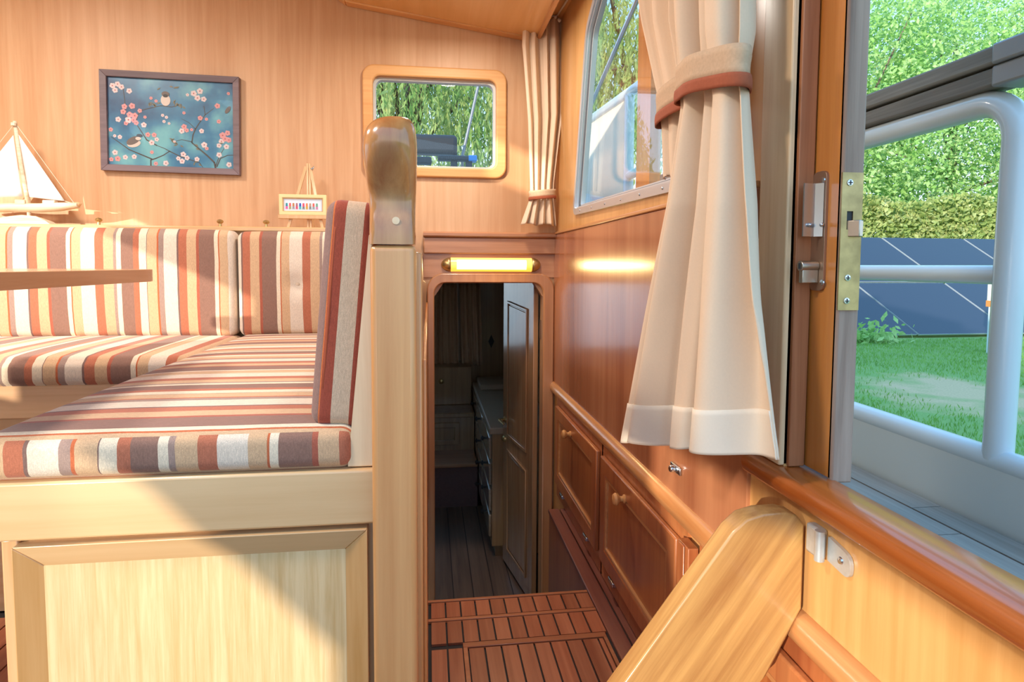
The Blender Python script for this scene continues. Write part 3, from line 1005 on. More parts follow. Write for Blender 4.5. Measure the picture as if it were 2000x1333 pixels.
# settee against the forward wall
MB().box(LWX + .01, -.612, 1.745, 1.765, .52, .609).build('front_rail', wood('maple_rail_dim', 'e0b48a', 'cc9a6c', 'X', .8, .3, .35), st, bevel=.004)
MB().box(LWX + .01, -.612, 1.755, 1.775, 0, .52).build('front_board', MATS['maple_rail_dim'], st)
MB().box(LWX + .01, -.612, 1.75, 2.30, .585, .600).build('top_board', W_BASE, st)
# backboard with shelf top behind the back cushions
sh = thing('back_shelf', 'narrow wooden shelf along the wall above the back cushions', 'shelf', (-1.1, 2.4, .6))
MB().box(LWX + .01, -.10, 2.325, 2.345, .60, 1.045).build('backboard', W_BASE, sh)
MB().box(LWX + .01, -.10, 2.300, FWY - .002, 1.045, 1.062).build('shelf_board', W_BASE, sh, bevel=.004)
for pxk in (193, 430, 520):
    p = onY(pxk, 436, 2.312)
    MB().lathe([(0, .0055), (.010, .0045), (.013, .010), (.018, .0115), (.023, .008), (.025, .001)], (p.x, 2.312, 1.062), (0, 0, 1), 14).build('knob', BRASS, sh, smooth=True, autosm=50)

# post with horn-shaped grip
po_ = thing('grab_post', 'stout wooden post with horn-shaped polished grip beside the passage', 'post', (-.05, .93, 0))
MB().box(-.083, -.018, .895, .958, 0, .958).build('shaft', W_POST, po_, bevel=.009, seg=4)


def rr3(cx, cy, hx_, hy_, r, z, tilt=0.0, n=5):
    return [(p[0], p[1], z + tilt * (p[1] - cy)) for p in rrect(cx - hx_, cx + hx_, cy - hy_, cy + hy_, r, n)]


prof_h = [(.9590, .9265, .0325, .0315, .009), (.975, .9265, .0325, .0315, .010), (.992, .928, .0325, .030, .011), (1.010, .931, .0328, .0275, .013), (1.030, .930, .034, .028, .016),
          (1.052, .921, .0358, .031, .020), (1.075, .911, .0372, .035, .024), (1.096, .905, .0376, .037, .028), (1.113, .904, .0362, .036, .030),
          (1.127, .905, .0315, .031, .0285), (1.135, .906, .0235, .023, .0215), (1.1385, .907, .0135, .013, .012), (1.1395, .907, .003, .003, .0028)]
P_ = np.array(prof_h)
tk = np.arange(len(P_))
rings = []
for tt in np.linspace(0, len(P_) - 1, 61):
    k = min(int(tt), len(P_) - 2)
    f_ = tt - k
    a_, b_, c_, d_ = P_[max(k - 1, 0)], P_[k], P_[k + 1], P_[min(k + 2, len(P_) - 1)]
    z, cy_, hx_, hy_, r = .5 * (2 * b_ + (c_ - a_) * f_ + (2 * a_ - 5 * b_ + 4 * c_ - d_) * f_ ** 2 + (3 * b_ - a_ - 3 * c_ + d_) * f_ ** 3)
    r = min(r, hx_ * .97, hy_ * .97)
    rings.append(rr3(-.0515 - (hx_ - .0325) * .4, cy_, hx_, hy_, r, z, n=7))
g = MB().loft(rings).build('grip', W_HORN, po_, smooth=True, autosm=70)
pp = onY(777, 441, .9)
MB().lathe([(0, .0055), (.0012, .0055), (.0014, .001)], (-.046, .8975, .9925), (0, -1, .06), 14).build('plug', W_PALE, g)

# partition between seat and passage
pa = MB().plate([(.96, 0), (2.49, 0), (2.49, .86), (1.25, .90), (1.05, .93), (.96, .95)], [], FX, -.060, -.010)
pt = tag(pa.build('partition', W_POST, bevel=.004), 'low wooden partition between the settee and the passage', 'partition')
MB().box(-.010, -.004, .97, 2.47, .0, .78).build('side_panel', wood('partition_side', 'dc9458', 'c07438', 'Z', .8, .28, .45), pt, bevel=.002)
# wedge board behind the leaning cushion
wd = MB()
wd.plate([(-.1235, .6205), (-.0835, .6205), (-.0835, .975), (-.0885, .975)], [], FY, .945, 2.20)
tag(wd.build('wedge_board', W_PALE, bevel=.002), 'tapered pale wooden board between leaning cushion and post', 'board')

# cushions
zc0 = .602


def fab(name, ax, world_val, org_val, sign): return fabric(name, ax, world_val - org_val, sign)


ls = cushion(LWX + .02, -.645, 1.735, 2.285, zc0, SZ, .03, (0, .004, .010))
X0 = onY(255, 730, 1.74).x
o = weld(ls.build('seat_cushion', fabric('stripe_left_seat', 'X', X0 + 1.0, -1), origin=(-1.0, 2.0, zc0)))
tag(o, 'long striped seat cushion along the front wall', 'cushion', 'striped settee cushions')

Yd = onZ(259, 843, SZ).y
xd = onY(551, 900, .945).x
lg = cushion(-.640, -.112, .938, 2.280, zc0 + .016, SZ + .004, .022, (.004, .004, .010), 40, endmat=1)
o = weld(lg.build('seat_cushion', [fabric('stripe_leg_top', 'Y', Yd - 1.5, 1), fabric('stripe_leg_end', 'X', xd + .35, 1)], origin=(-.35, 1.5, zc0)))
tag(o, 'striped seat cushion running from the post towards the front wall', 'cushion', 'striped settee cushions')
tp = [(-.63, .9405, SZ - .010), (-.40, .9375, SZ - .010), (-.13, .9405, SZ - .010)]

xb = onY(144, 550, 2.25).x
bk = cushion(LWX + .02, -.660, 2.215, 2.305, SZ - .002, 1.045, .026, (0, .010, .004))
o = weld(bk.build('back_cushion', fabric('stripe_back_a', 'X', xb + 1.2, -1), origin=(-1.2, 2.26, .69)))
tag(o, 'wide striped back cushion on the left below the picture', 'cushion', 'striped settee cushions')
xb2 = onY(545, 550, 2.25).x
tu = onY(577, 556, 2.19)
bk = cushion(-.652, -.115, 2.215, 2.305, SZ, 1.040, .026, (.0, .010, .004), 40, tufts=[((tu.x, 2.205, tu.z), (0, 1, 0), .028, .028), ((tu.x, 2.205, tu.z), (0, -1, 0), .010, .075)])
o = weld(bk.build('back_cushion', fabric('stripe_back_b', 'X', xb2 + .4, -1), origin=(-.4, 2.26, .69)))
tag(o, 'tufted striped back cushion in the corner below the small easel', 'cushion', 'striped settee cushions')
MB().lathe([(0, .010), (.003, .010), (.006, .006), (.007, .001)], (tu.x, 2.224, tu.z), (0, -1, 0), 12).build('button', plain('cloth_button', 'cdb8a0', .9), o, smooth=True)

# leaning cushion against the partition
sc_seq = [('D', 32), ('o', 5), ('R', 36), ('C', 58), ('R', 42), ('D', 8)]
sc_col = dict(SCOL, R='9c4a38', C='c8ac90', D='8a6a60', o='c86a3c')
lean = cushion(-.040, .040, 0, 1.22, 0, .350, .022, (.004, .004, .002), 40)
ob = weld(lean.build('back_cushion', fabric('stripe_lean', 'X', -.042, 1, .0845, sc_seq, sc_col), origin=(0, 0, 0)))
ob.location = (-.143, .955, SZ - .002)
ob.rotation_euler = (0, math.atan2(.030, .34), 0)
tag(ob, 'striped cushion leaning upright against the partition behind the post', 'cushion', 'striped settee cushions')
pi = MB().tube([(-.0225, .001, .024), (-.022, -.002, .10), (-.022, -.003, .18), (-.022, -.001, .30), (-.022, .003, .328)], .0022, 6)
pc = pi.build('piping', PIPING, None, origin=(0, 0, 0), smooth=True)
pc.parent = ob

# dining table
tb = thing('dining_table', 'wooden table with rounded edge reaching in from the left', 'table', (-1.05, 1.1, 0))
tp_ = round_poly([(-1.45, .45), (-.615, .45), (-.615, 1.55), (-1.45, 1.55)], .10, 8)
MB().plate(tp_, [], FZ, .889, .9165).build('tabletop', W_TABLE, tb, bevel=.0125, seg=5)
MB().lathe([(0, .16), (.02, .16), (.03, .045), (.83, .045), (.87, .12), (.889, .12)], (-1.05, 1.1, 0), (0, 0, 1), 20).build('pedestal', STEEL, tb, smooth=True, autosm=35)

# ================================================================== THINGS ON THE WALL AND SHELF
# --- framed blossom picture
pcx, pcz, pw_, ph_ = -.951, 1.4525, .487, .366
ptilt = -.014
PICO = Vector((pcx, FWY, pcz))
pic = thing('framed_picture', 'dark framed picture of blossom branches and birds on blue', 'picture', PICO)


def pf(u, v, t):
    c, s = math.cos(ptilt), math.sin(ptilt)
    return (pcx + u * c - v * s, t, pcz + u * s + v * c)


hw, hh = pw_ / 2, ph_ / 2
fo = [(-hw, -hh), (hw, -hh), (hw, hh), (-hw, hh)]
fi = offset_poly(fo, .023)
W_PIC = wood('picture_frame_wood', '7a6468', '5c4a4e', 'X', 1.2, .5, .1)
for k in range(4):
    j = (k + 1) % 4
    mb = MB().hexa([pf(*fo[k], FWY - .024), pf(*fo[j], FWY - .024), pf(*fi[j], FWY - .022), pf(*fi[k], FWY - .022)], [pf(*fo[k], FWY), pf(*fo[j], FWY), pf(*fi[j], FWY), pf(*fi[k], FWY)])
    mb.build('frame_side', W_PIC, pic, bevel=.001)
m, t, b, N, L = newmat('print_blue')
tcn, nz, cr2, nz2 = N('ShaderNodeTexCoord'), N('ShaderNodeTexNoise'), N('ShaderNodeValToRGB'), N('ShaderNodeTexNoise')
nz.inputs['Scale'].default_value = 5
nz.inputs['Detail'].default_value = 8
L(tcn.outputs['Object'], nz.inputs['Vector'])
for i, (p, c) in enumerate(((.36, '263c66'), (.5, '3c789c'), (.62, '74b2ba'))):
    e = cr2.color_ramp.elements[i] if i < 2 else cr2.color_ramp.elements.new(p)
    e.position = p
    e.color = lin(c)
L(nz.outputs[0], cr2.inputs[0])
L(cr2.outputs[0], b.inputs['Base Color'])
b.inputs['Roughness'].default_value = .35
cv = MB().plate(offset_poly(fo, .022), [], pf, FWY - .012, FWY - .002).build('print', m, pic)
# printed motif, flat pieces lying on the print; print coordinates (0..1, y down) of the picture opening
iw, ih = pw_ - .046, ph_ - .046


def pr(u, v): return ((u - .5) * iw, (.5 - v) * ih)


T1, T2, T3, T4 = FWY - .0124, FWY - .0128, FWY - .0132, FWY - .0136


def flat(mb, pts, t):
    mb.add([pf(p[0], p[1], t) for p in pts], [tuple(range(len(pts)))])


def strip(mb, pts, w0, w1, t):
    P = [Vector(pr(*p)) for p in pts]
    for i in range(len(P) - 1):
        d = (P[i + 1] - P[i]).normalized()
        nn = Vector((-d.y, d.x))
        a, b_ = w0 + (w1 - w0) * i / (len(P) - 1), w0 + (w1 - w0) * (i + 1) / (len(P) - 1)
        flat(mb, [P[i] - nn * a - d * .0006, P[i + 1] - nn * b_ + d * .0006, P[i + 1] + nn * b_ + d * .0006, P[i] + nn * a - d * .0006], t)


br = MB()
strip(br, [(.85, 1.0), (.84, .93), (.78, .85), (.72, .78), (.66, .71), (.67, .62), (.69, .55), (.73, .46), (.77, .38), (.76, .28)], .0034, .0011, T1)
strip(br, [(.86, .98), (.89, .88), (.95, .84), (1.0, .835)], .0022, .001, T1)
strip(br, [(.85, .97), (.88, .86), (.92, .76)], .0018, .0008, T1)
strip(br, [(.77, .38), (.84, .30)], .0012, .0008, T1)
strip(br, [(.66, .70), (.58, .68), (.53, .70)], .0014, .0008, T1)
strip(br, [(.69, .55), (.64, .48), (.58, .44)], .0012, .0006, T1)
strip(br, [(.33, 1.0), (.33, .93), (.37, .91), (.43, .87), (.48, .82), (.44, .79), (.38, .76)], .0026, .001, T1)
strip(br, [(.34, .92), (.25, .87), (.16, .82), (.08, .74), (.02, .68)], .0026, .001, T1)
strip(br, [(.48, .82), (.54, .86), (.62, .90), (.72, .94), (.75, 1.0)], .002, .001, T1)
strip(br, [(.38, .76), (.30, .70), (.26, .61), (.22, .52), (.23, .42), (.27, .36), (.34, .33), (.42, .30), (.50, .31), (.58, .27)], .0022, .001, T1)
strip(br, [(.14, .38), (.13, .22), (.12, .08)], .0014, .001, T1)
br.build('branches', plain('print_branch', '4a403c', .5), pic, flip=False)['kind'] = 'stuff'
rng = random.Random(11)
wh, pk, ce_, lf_ = MB(), MB(), MB(), MB()


def blossom(u, v, r, pink):
    x, z = pr(u, v)
    mb = pk if pink else wh
    a0 = rng.uniform(0, 2)
    for k in range(5):
        a = a0 + k * 2 * math.pi / 5
        cx, cz_ = x + .55 * r * math.cos(a), z + .55 * r * math.sin(a)
        if abs(cx) > iw / 2 - r * .5 or abs(cz_) > ih / 2 - r * .5: continue
        flat(mb, [(cx + .5 * r * math.cos(q), cz_ + .5 * r * math.sin(q)) for q in [i * math.pi / 4 for i in range(8)]], T2 - .00002 * k)
    if abs(x) < iw / 2 - r and abs(z) < ih / 2 - r:
        flat(ce_, [(x + .25 * r * math.cos(q), z + .25 * r * math.sin(q)) for q in [i * math.pi / 3 for i in range(6)]], T3)


for u, v, r, p in [(.04, .10, .010, 0), (.08, .08, .010, 0), (.06, .15, .010, 0), (.11, .11, .010, 0), (.17, .15, .010, 0), (.68, .14, .011, 0), (.73, .11, .011, 0), (.71, .19, .011, 0), (.76, .20, .010, 0),
                   (.63, .16, .006, 0), (.13, .33, .010, 1), (.19, .32, .011, 1), (.12, .39, .010, 1), (.17, .42, .011, 1), (.21, .43, .011, 1), (.16, .48, .012, 0), (.20, .48, .010, 1), (.25, .37, .008, 1),
                   (.08, .48, .010, 0), (.14, .52, .008, 1), (.28, .53, .010, 0), (.22, .51, .009, 1), (.29, .44, .006, 1), (.31, .64, .009, 1), (.36, .64, .009, 1), (.34, .73, .010, 0), (.38, .69, .008, 0),
                   (.34, .84, .007, 1), (.34, .22, .006, 1), (.38, .25, .006, 1), (.43, .41, .006, 0), (.46, .43, .006, 0), (.44, .48, .006, 0), (.48, .50, .005, 0), (.60, .37, .006, 1),
                   (.60, .53, .010, 1), (.58, .58, .010, 0), (.62, .57, .008, 1), (.66, .56, .006, 1), (.73, .42, .009, 1), (.78, .43, .006, 1), (.74, .57, .009, 0), (.87, .27, .010, 1), (.88, .45, .008, 1),
                   (.91, .61, .012, 1), (.95, .58, .010, 1), (.93, .65, .011, 1), (.90, .68, .010, 0), (.96, .66, .010, 1), (.94, .74, .010, 0), (.88, .73, .009, 0), (.76, .73, .011, 0), (.78, .77, .007, 1),
                   (.88, .84, .010, 0), (.96, .12, .006, 1), (.96, .95, .010, 0), (.59, .85, .010, 0), (.62, .89, .009, 0), (.58, .93, .010, 0), (.55, .90, .008, 0), (.70, .90, .009, 0), (.52, .71, .006, 0),
                   (.05, .67, .006, 0), (.09, .68, .008, 0), (.02, .60, .008, 1), (.05, .86, .010, 0), (.07, .93, .010, 1), (.13, .91, .009, 0), (.20, .90, .009, 0), (.02, .94, .008, 1), (.45, .96, .010, 0), (.37, .97, .008, 1)]:
    blossom(u, v, r, p)
for k in range(34):
    u, v = rng.choice([(.35, .30), (.42, .28), (.55, .26), (.60, .30), (.52, .70), (.58, .70), (.55, .74), (.40, .74), (.38, .08), (.50, .05), (.54, .07), (.93, .30), (.70, .96), (.74, .97), (.90, .70), (.68, .76)])
    x, z = pr(u + rng.uniform(-.03, .03), v + rng.uniform(-.03, .03))
    a = rng.uniform(0, 6.28)
    d = Vector((math.cos(a), math.sin(a)))
    nn = Vector((-d.y, d.x))
    c0 = Vector((x, z))
    if abs(x) < iw / 2 - .01 and abs(z) < ih / 2 - .01:
        flat(lf_, [c0 - d * .008, c0 + nn * .003, c0 + d * .008, c0 - nn * .003], T2 - .0001)
wh.build('white_blossoms', plain('print_white', 'ddc8c8', .5), pic, flip=False)['kind'] = 'stuff'
pk.build('pink_blossoms', plain('print_pink', 'd89494', .5), pic, flip=False)['kind'] = 'stuff'
ce_.build('blossom_hearts', plain('print_heart', 'b8504c', .5), pic, flip=False)['kind'] = 'stuff'
lf_.build('leaves', plain('print_leaf', '7c7058', .5), pic, flip=False)['kind'] = 'stuff'
ell = lambda cu, cv_, a, b_, rot=0: [(pr(cu, cv_)[0] + a * math.cos(q) * math.cos(rot) - b_ * math.sin(q) * math.sin(rot), pr(cu, cv_)[1] + a * math.cos(q) * math.sin(rot) + b_ * math.sin(q) * math.cos(rot)) for q in [i * math.pi / 8 for i in range(16)]]
M_BR, M_WG, M_CP = plain('print_breast', 'd8c4b8', .5), plain('print_wing', '6c5c56', .5), plain('print_cap', '302c30', .5)
for nm, e, t_, mat in (('bird_breast', (.455, .235, .017, .021), T3, M_BR), ('bird_crown', (.455, .165, .014, .010), T4, M_WG), ('bird_face', (.455, .185, .009, .006), T4 - .0001, M_CP),
                       ('bird_breast', (.20, .75, .024, .013, .25), T3, M_BR), ('bird_wing', (.195, .715, .026, .013, .5), T4, M_WG), ('bird_cap', (.245, .655, .011, .006), T4 - .0001, M_CP),
                       ('bird_cheek', (.235, .69, .010, .006), T4 - .0002, M_BR), ('bird_wing', (.955, .31, .016, .007, 1.0), T4, M_WG)):
    mb = MB()
    flat(mb, ell(*e), t_)
    mb.build(nm, mat, pic, flip=False)
MB().plate(offset_poly(fo, .0235), [], pf, FWY - .0175, FWY - .0165).build('pane', GLASS, pic)

# --- driftwood sailing boat
SH = 1.062
sb = thing('model_sailboat', 'driftwood model sailboat with two white sails on the shelf', 'model boat', (-1.42, 2.39, SH))
BYY = 2.385
rng = random.Random(4)
nb = 14
rings = []
for i in range(nb + 1):
    s = i / nb
    x = -1.66 + .43 * s
    r_ = .0175 * min(1, (s * 5 + .25)) * (1 if s < .85 else 1 - (s - .85) * 2.5)
    cz_ = 1.122 + .012 * (2 * s - 1) ** 2 + rng.uniform(-.001, .001)
    rings.append([(x, BYY + 1.25 * r_ * math.cos(a) * (1 + rng.uniform(-.06, .06)), cz_ + .9 * r_ * math.sin(a)) for a in [2 * math.pi * k / 10 for k in range(10)]])
MB().loft(rings).build('hull', W_DRIFT, sb, smooth=True, autosm=60)
MB().lathe([(0, .004), (.01, .010), (.022, .009), (.03, .002)], (-1.250, BYY, 1.134), (1, 0, .2), 10).build('bow_knot', W_EASEL, sb, smooth=True)
for (a, b_) in ((-1.44, -1.385), (-1.352, -1.29)):
    MB().box(a + .01, b_ - .012, BYY - .012, BYY + .012, 1.134, 1.150).build('cabin_block', W_DRIFT, sb, bevel=.003)
MB().tube([(-1.392, BYY, 1.13), (-1.397, BYY, 1.18), (-1.408, BYY, 1.26), (-1.416, BYY, 1.34), (-1.424, BYY, 1.421)], [.0085, .008, .008, .0075, .006], 8).build('mast', W_DRIFT, sb, smooth=True)
MB().tube([(-1.424, BYY - .007, 1.414), (-1.424, BYY - .007, 1.404)], .008, 8).build('binding', STRING, sb)


def sail(pts, belly):
    mb = MB()
    A, B_2, C_ = [Vector(p) for p in pts]
    n = 10
    idx = {}
    vs, fs = [], []
    for i in range(n + 1):
        for j in range(n + 1 - i):
            a, b_ = i / n, j / n
            c = 1 - a - b_
            p = A * c + B_2 * a + C_ * b_
            p.y -= belly * 27 * a * b_ * c * .6
            idx[(i, j)] = len(vs)
            vs.append(p)
    for i in range(n):
        for j in range(n - i):
            fs.append((idx[(i, j)], idx[(i + 1, j)], idx[(i, j + 1)]))
            if i + j < n - 1:
                fs.append((idx[(i + 1, j)], idx[(i + 1, j + 1)], idx[(i, j + 1)]))
    mb.add(vs, fs)
    o = mb.build('sail', SAIL, sb, smooth=True, flip=False)
    sd = o.modifiers.new('t', 'SOLIDIFY'); sd.thickness = .001
sail([(-1.411, BYY - .004, 1.375), (-1.272, BYY - .004, 1.148), (-1.385, BYY - .004, 1.160)], .010)
sail([(-1.428, BYY - .004, 1.372), (-1.408, BYY - .004, 1.162), (-1.60, BYY - .004, 1.148)], .012)
MB().tube([(-1.421, BYY, 1.412), (-1.245, BYY, 1.142)], .0011, 6).tube([(-1.425, BYY, 1.412), (-1.63, BYY, 1.140)], .0011, 6).tube([(-1.272, BYY - .004, 1.148), (-1.245, BYY, 1.140)], .001, 6).build('rigging', STRING, sb)
MB().tube([(-1.392, BYY, 1.07), (-1.392, BYY, 1.122)], .006, 8).build('stand_rod', W_DRIFT, sb)
bs = [(-1.52, .0), (-1.46, .026), (-1.40, .034), (-1.355, .030), (-1.325, .016), (-1.31, .0)]
MB().loft([[(x, BYY - .035, SH), (x, BYY - .028, SH + max(.003, h)), (x, BYY + .020, SH + max(.003, h * .85)), (x, BYY + .030, SH)] for x, h in bs]).build('base', W_DRIFT, sb, bevel=.002)

# --- little easel with a framed print
EY = 2.375
ez = thing('mini_easel', 'small wooden easel standing on the shelf', 'easel', (-.445, EY, SH))
def bar(a, b_, w, d_):
    a, b_ = Vector(a), Vector(b_)
    k = (b_ - a).normalized()
    s = k.cross(Vector((0, 1, 0))).normalized()
    q = s.cross(k)
    return MB().hexa([a - s * w - q * d_, a + s * w - q * d_, a + s * w + q * d_, a - s * w + q * d_], [b_ - s * w - q * d_, b_ + s * w - q * d_, b_ + s * w + q * d_, b_ - s * w + q * d_])
bar((-.507, 2.345, SH), (-.449, 2.385, 1.290), .0055, .004).build('leg', W_EASEL, ez, bevel=.001)
bar((-.386, 2.345, SH), (-.434, 2.385, 1.290), .0055, .004).build('leg', W_EASEL, ez, bevel=.001)
bar((-.438, 2.352, SH), (-.444, 2.388, 1.302), .0035, .004).build('mast', W_EASEL, ez, bevel=.001)
bar((-.428, 2.352, SH), (-.436, 2.388, 1.302), .0035, .004).build('mast', W_EASEL, ez, bevel=.001)
bar((-.440, 2.40, 1.285), (-.440, 2.47, SH), .005, .004).build('rear_leg', W_EASEL, ez, bevel=.001)
MB().box(-.540, -.370, 2.335, 2.360, 1.095, 1.108).build('ledge', W_EASEL, ez, bevel=.001)
MB().tube([(-.430, 2.383, 1.283), (-.424, 2.378, 1.283)], .004, 8).tube([(-.425, 2.378, 1.276), (-.419, 2.376, 1.291)], .0022, 6).build('wing_nut', STEEL, ez, smooth=True)
fp = thing('small_print', 'gold framed strip of tiny colourful figures resting on the easel', 'picture', (-.4535, 2.350, 1.108))
fo2 = [(-.537, 1.108), (-.370, 1.108), (-.370, 1.183), (-.537, 1.183)]
fi2 = offset_poly(fo2, .0125)
MB().ringplate(fo2, fi2, FY, 2.338, 2.352).build('frame', plain('pale_gold', 'e8d49a', .45, noise=.1), fp, bevel=.002)
MB().ringplate(offset_poly(fo2, .0115), offset_poly(fo2, .016), FY, 2.342, 2.352).build('slip', W_EASEL, fp)
MB().plate(offset_poly(fo2, .0155), [], FY, 2.345, 2.350).build('paper', plain('print_paper', 'd8e2ee', .7), fp)
cols = [('2f8a9a', 'd058a0'), ('e05a60', '9aa070'), ('b87848', '90909a'), ('a06878', 'd05070'), ('2858b8', '48b0b8'), ('e04868', '707880'), ('e08050', 'c8a040'), ('a89080', '788088'), ('e86058', '8898a0'), ('68a088', 'c080a8')]
for i, (c1, c2) in enumerate(cols):
    x = -.511 + i * .0118
    MB().plate([(x - .0038, 1.140), (x + .0038, 1.140), (x + .0030, 1.152), (x - .0030, 1.152)], [], FY, 2.3446, 2.3449).build('figure_top', plain('fig_a%d' % i, c1, .7), fp)
    MB().plate([(x - .0042, 1.129), (x - .001, 1.129), (x, 1.134), (x + .001, 1.129), (x + .0042, 1.129), (x + .0038, 1.140), (x - .0038, 1.140)], [], FY, 2.3446, 2.3449).build('figure_base', plain('fig_b%d' % i, c2, .7), fp)

# ================================================================== CURTAINS


def band(parent, ring, h, tilt, m1, m2, nm='tie_band'):
    """cloth tie: closed loop of points swept upwards; lower third in the trim colour"""
    for name, z0, z1, mat, grow in ((nm, .30 * h, h, m1, 0), ('tie_trim', 0, .32 * h, m2, .0012)):
        mb = MB()
        n = len(ring)
        cx = sum(p[0] for p in ring) / n
        cy = sum(p[1] for p in ring) / n
        rows = []
        for z in np.linspace(z0, z1, 5):
            k = 1 + .02 * math.sin(z / h * 9)
            rows.append([(cx + (p[0] - cx) * k + math.copysign(grow, p[0] - cx), cy + (p[1] - cy) * k + math.copysign(grow, p[1] - cy), p[2] + z) for p in ring])
        mb.loft(rows, cap=False)
        o = mb.build(name, mat, parent, smooth=True)
        sd = o.modifiers.new('t', 'SOLIDIFY'); sd.thickness = .0025; sd.offset = 1


# long door curtain on the right wall
lc = thing('long_curtain', 'long cream curtain tied back beside the side door', 'curtain', (.44, .95, .55))
xp = .435
row = lambda s, l, r_, a: (s, tuple(onX(*l, xp).yz), tuple(onX(*r_, xp).yz), a)
fnr = lambda u, v, t: (xp - t, u, v)
top = (0, (1.10, 1.80), (.86, 1.80), 1.0)
ROWS_L = [top, row(.25, (1338, 60), (1452, 60), .9), row(.38, (1340, 165), (1448, 150), .62), row(.42, (1343, 210), (1452, 180), .6), row(.58, (1322, 400), (1462, 400), .9), row(.75, (1285, 600), (1468, 600), 1.05), row(1, (1240, 862), (1482, 893), 1.3)]
drape('cloth', ROWS_L, fnr, 3.7, .026, CURT, lc, nu=200, nv=90, seed=8, endphase=True)
drape('hem', ROWS_L, fnr, 3.7, .026, plain('hem_cloth', 'e8d8c2', .9, noise=.06, nscale=300), lc, nu=200, nv=10, seed=8, endphase=True, s_from=.915, lift=.0022)
A0, A1 = onX(1340, 200, xp), onX(1453, 168, xp)
ring = []
for k in range(40):
    a = 2 * math.pi * k / 40
    u = .5 + .5 * math.cos(a)
    y = A0.y + (A1.y - A0.y) * u
    ring.append((xp - .030 * math.sin(a) * (1 + .1 * math.sin(5 * a)) - .004, A0.y + (A1.y - A0.y) * (u * 1.08 - .04), A0.z + (A1.z - A0.z) * u + .004 * math.sin(a) - .004))
band(lc, ring, .058, 0, TIE, TIER)
MB().tube([(.468, 1.35, 1.80), (.468, .84, 1.80)], .006, 8).build('rod', BRASS, lc, smooth=True)

# short window curtain behind it
xq = .485
scn = thing('window_curtain', 'short cream curtain tied back at the aft end of the side window', 'curtain', (.48, 1.2, 1.08))
rowq = lambda s, l, r_, a: (s, tuple(onX(*l, xq).yz), tuple(onX(*r_, xq).yz), a)
fnq = lambda u, v, t: (xq - t, u, v)
drape('cloth', [(0, (1.50, 1.80), (.98, 1.80), 1), rowq(.35, (1262, 40), (1380, 40), .9), rowq(.62, (1290, 185), (1385, 150), .55), rowq(.74, (1298, 250), (1375, 225), .5), rowq(1, (1302, 350), (1372, 335), .7)],
      fnq, 4, .014, CURT, scn, nu=140, nv=60, seed=12)
A0, A1 = onX(1292, 250, xq), onX(1375, 205, xq)
ring = []
for k in range(36):
    a = 2 * math.pi * k / 36
    u = .5 + .5 * math.cos(a)
    ring.append((xq - .021 * math.sin(a) - .003, A0.y + (A1.y - A0.y) * (u * 1.06 - .03), A0.z + (A1.z - A0.z) * u + .002 * math.sin(a)))
band(scn, ring, .066, 0, TIE, TIER)

# corner curtain at the forward wall
yc = 2.42
fc = thing('corner_curtain', 'narrow cream curtain tied near its hem in the corner right of the small window', 'curtain', (.44, yc, 1.09))
rowc = lambda s, l, r_, a: (s, (onY(*l, yc).x, onY(*l, yc).z), (onY(*r_, yc).x, onY(*r_, yc).z), a)
fnc = lambda u, v, t: (u, yc - t, v)
drape('cloth', [(0, (onY(1022, 78, yc).x, 1.86), (onY(1098, 28, yc).x, 1.90), .8), rowc(.12, (1020, 90), (1100, 80), .9), rowc(.5, (1031, 240), (1098, 220), .9), rowc(.80, (1036, 365), (1082, 360), .6), rowc(.87, (1036, 388), (1082, 385), .5), rowc(1, (1019, 438), (1089, 440), 1.2)],
      fnc, 4, .017, CURT, fc, nu=130, nv=70, seed=21)
A0, A1 = onY(1034, 392, yc), onY(1084, 388, yc)
ring = []
for k in range(36):
    a = 2 * math.pi * k / 36
    u = .5 + .5 * math.cos(a)
    ring.append((A0.x + (A1.x - A0.x) * u, yc - .024 * math.sin(a) - .002, A0.z + (A1.z - A0.z) * u))
band(fc, ring, .036, 0, TIE, TIER)
rl = MB().tube([(.44, 2.45, 1.90), (.50, 2.40, 1.90), (.505, 1.9, 1.87)], .004, 8)
rl.build('curtain_rail', plain('white_plastic', 'e8e4dc', .4), fc)
for q in ((.490, 2.40, 1.895), (.500, 2.38, 1.878), (.497, 2.36, 1.868)):
    MB().lathe([(0, .004), (.006, .007), (.012, .004)], q, (0, -.3, -1), 8).build('glider', MATS['white_plastic'], fc, smooth=True)

# ================================================================== LADDER BY THE SIDE DOOR
ld = thing('boarding_ladder', 'varnished teak boarding ladder leaning against the wall under the sill', 'ladder', (.40, .5, 0))
sp = [(-.02, .0), (.10, .0), (.462, .366), (.510, .456), (.510, .577), (.498, .590), (.482, .5945), (.450, .594), (.425, .588), (.405, .571)]


def stringer(y0, y1): return MB().plate(sp, [], FY, y0, y1)


stringer(.760, .795).build('stringer', W_STEP, ld, bevel=.007, seg=3)
stringer(.150, .185).build('stringer', W_STEP, ld, bevel=.007, seg=3)
for zt in (.14, .30):
    xt = zt * .405 / .571
    MB().box(xt - .0, xt + .12, .185, .760, zt - .012, zt + .012).build('tread', W_STEP, ld, bevel=.003)
brk = thing('ladder_bracket', 'galvanised metal bracket hooking the ladder to the wall', 'bracket', (.51, .70, .56))
GAL = plain('galvanised', 'd4d8d8', .4, .6, noise=.25, nscale=120)
q = [(.735, .555), (.748, .565), (.748, .590), (.735, .590)]
MB().box(.504, .5185, .722, .750, .546, .586).build('block', GAL, brk, bevel=.004)
MB().tube([(.505, .720, .546), (.505, .720, .586)], .0065, 12).build('barrel', GAL, brk, smooth=True, autosm=40)
MB().plate(round_poly([(.672, .542), (.716, .548), (.716, .580), (.672, .572)], [.014, .002, .002, .014]), [], FX, .5135, .5185).build('wall_flange', GAL, brk, bevel=.002)
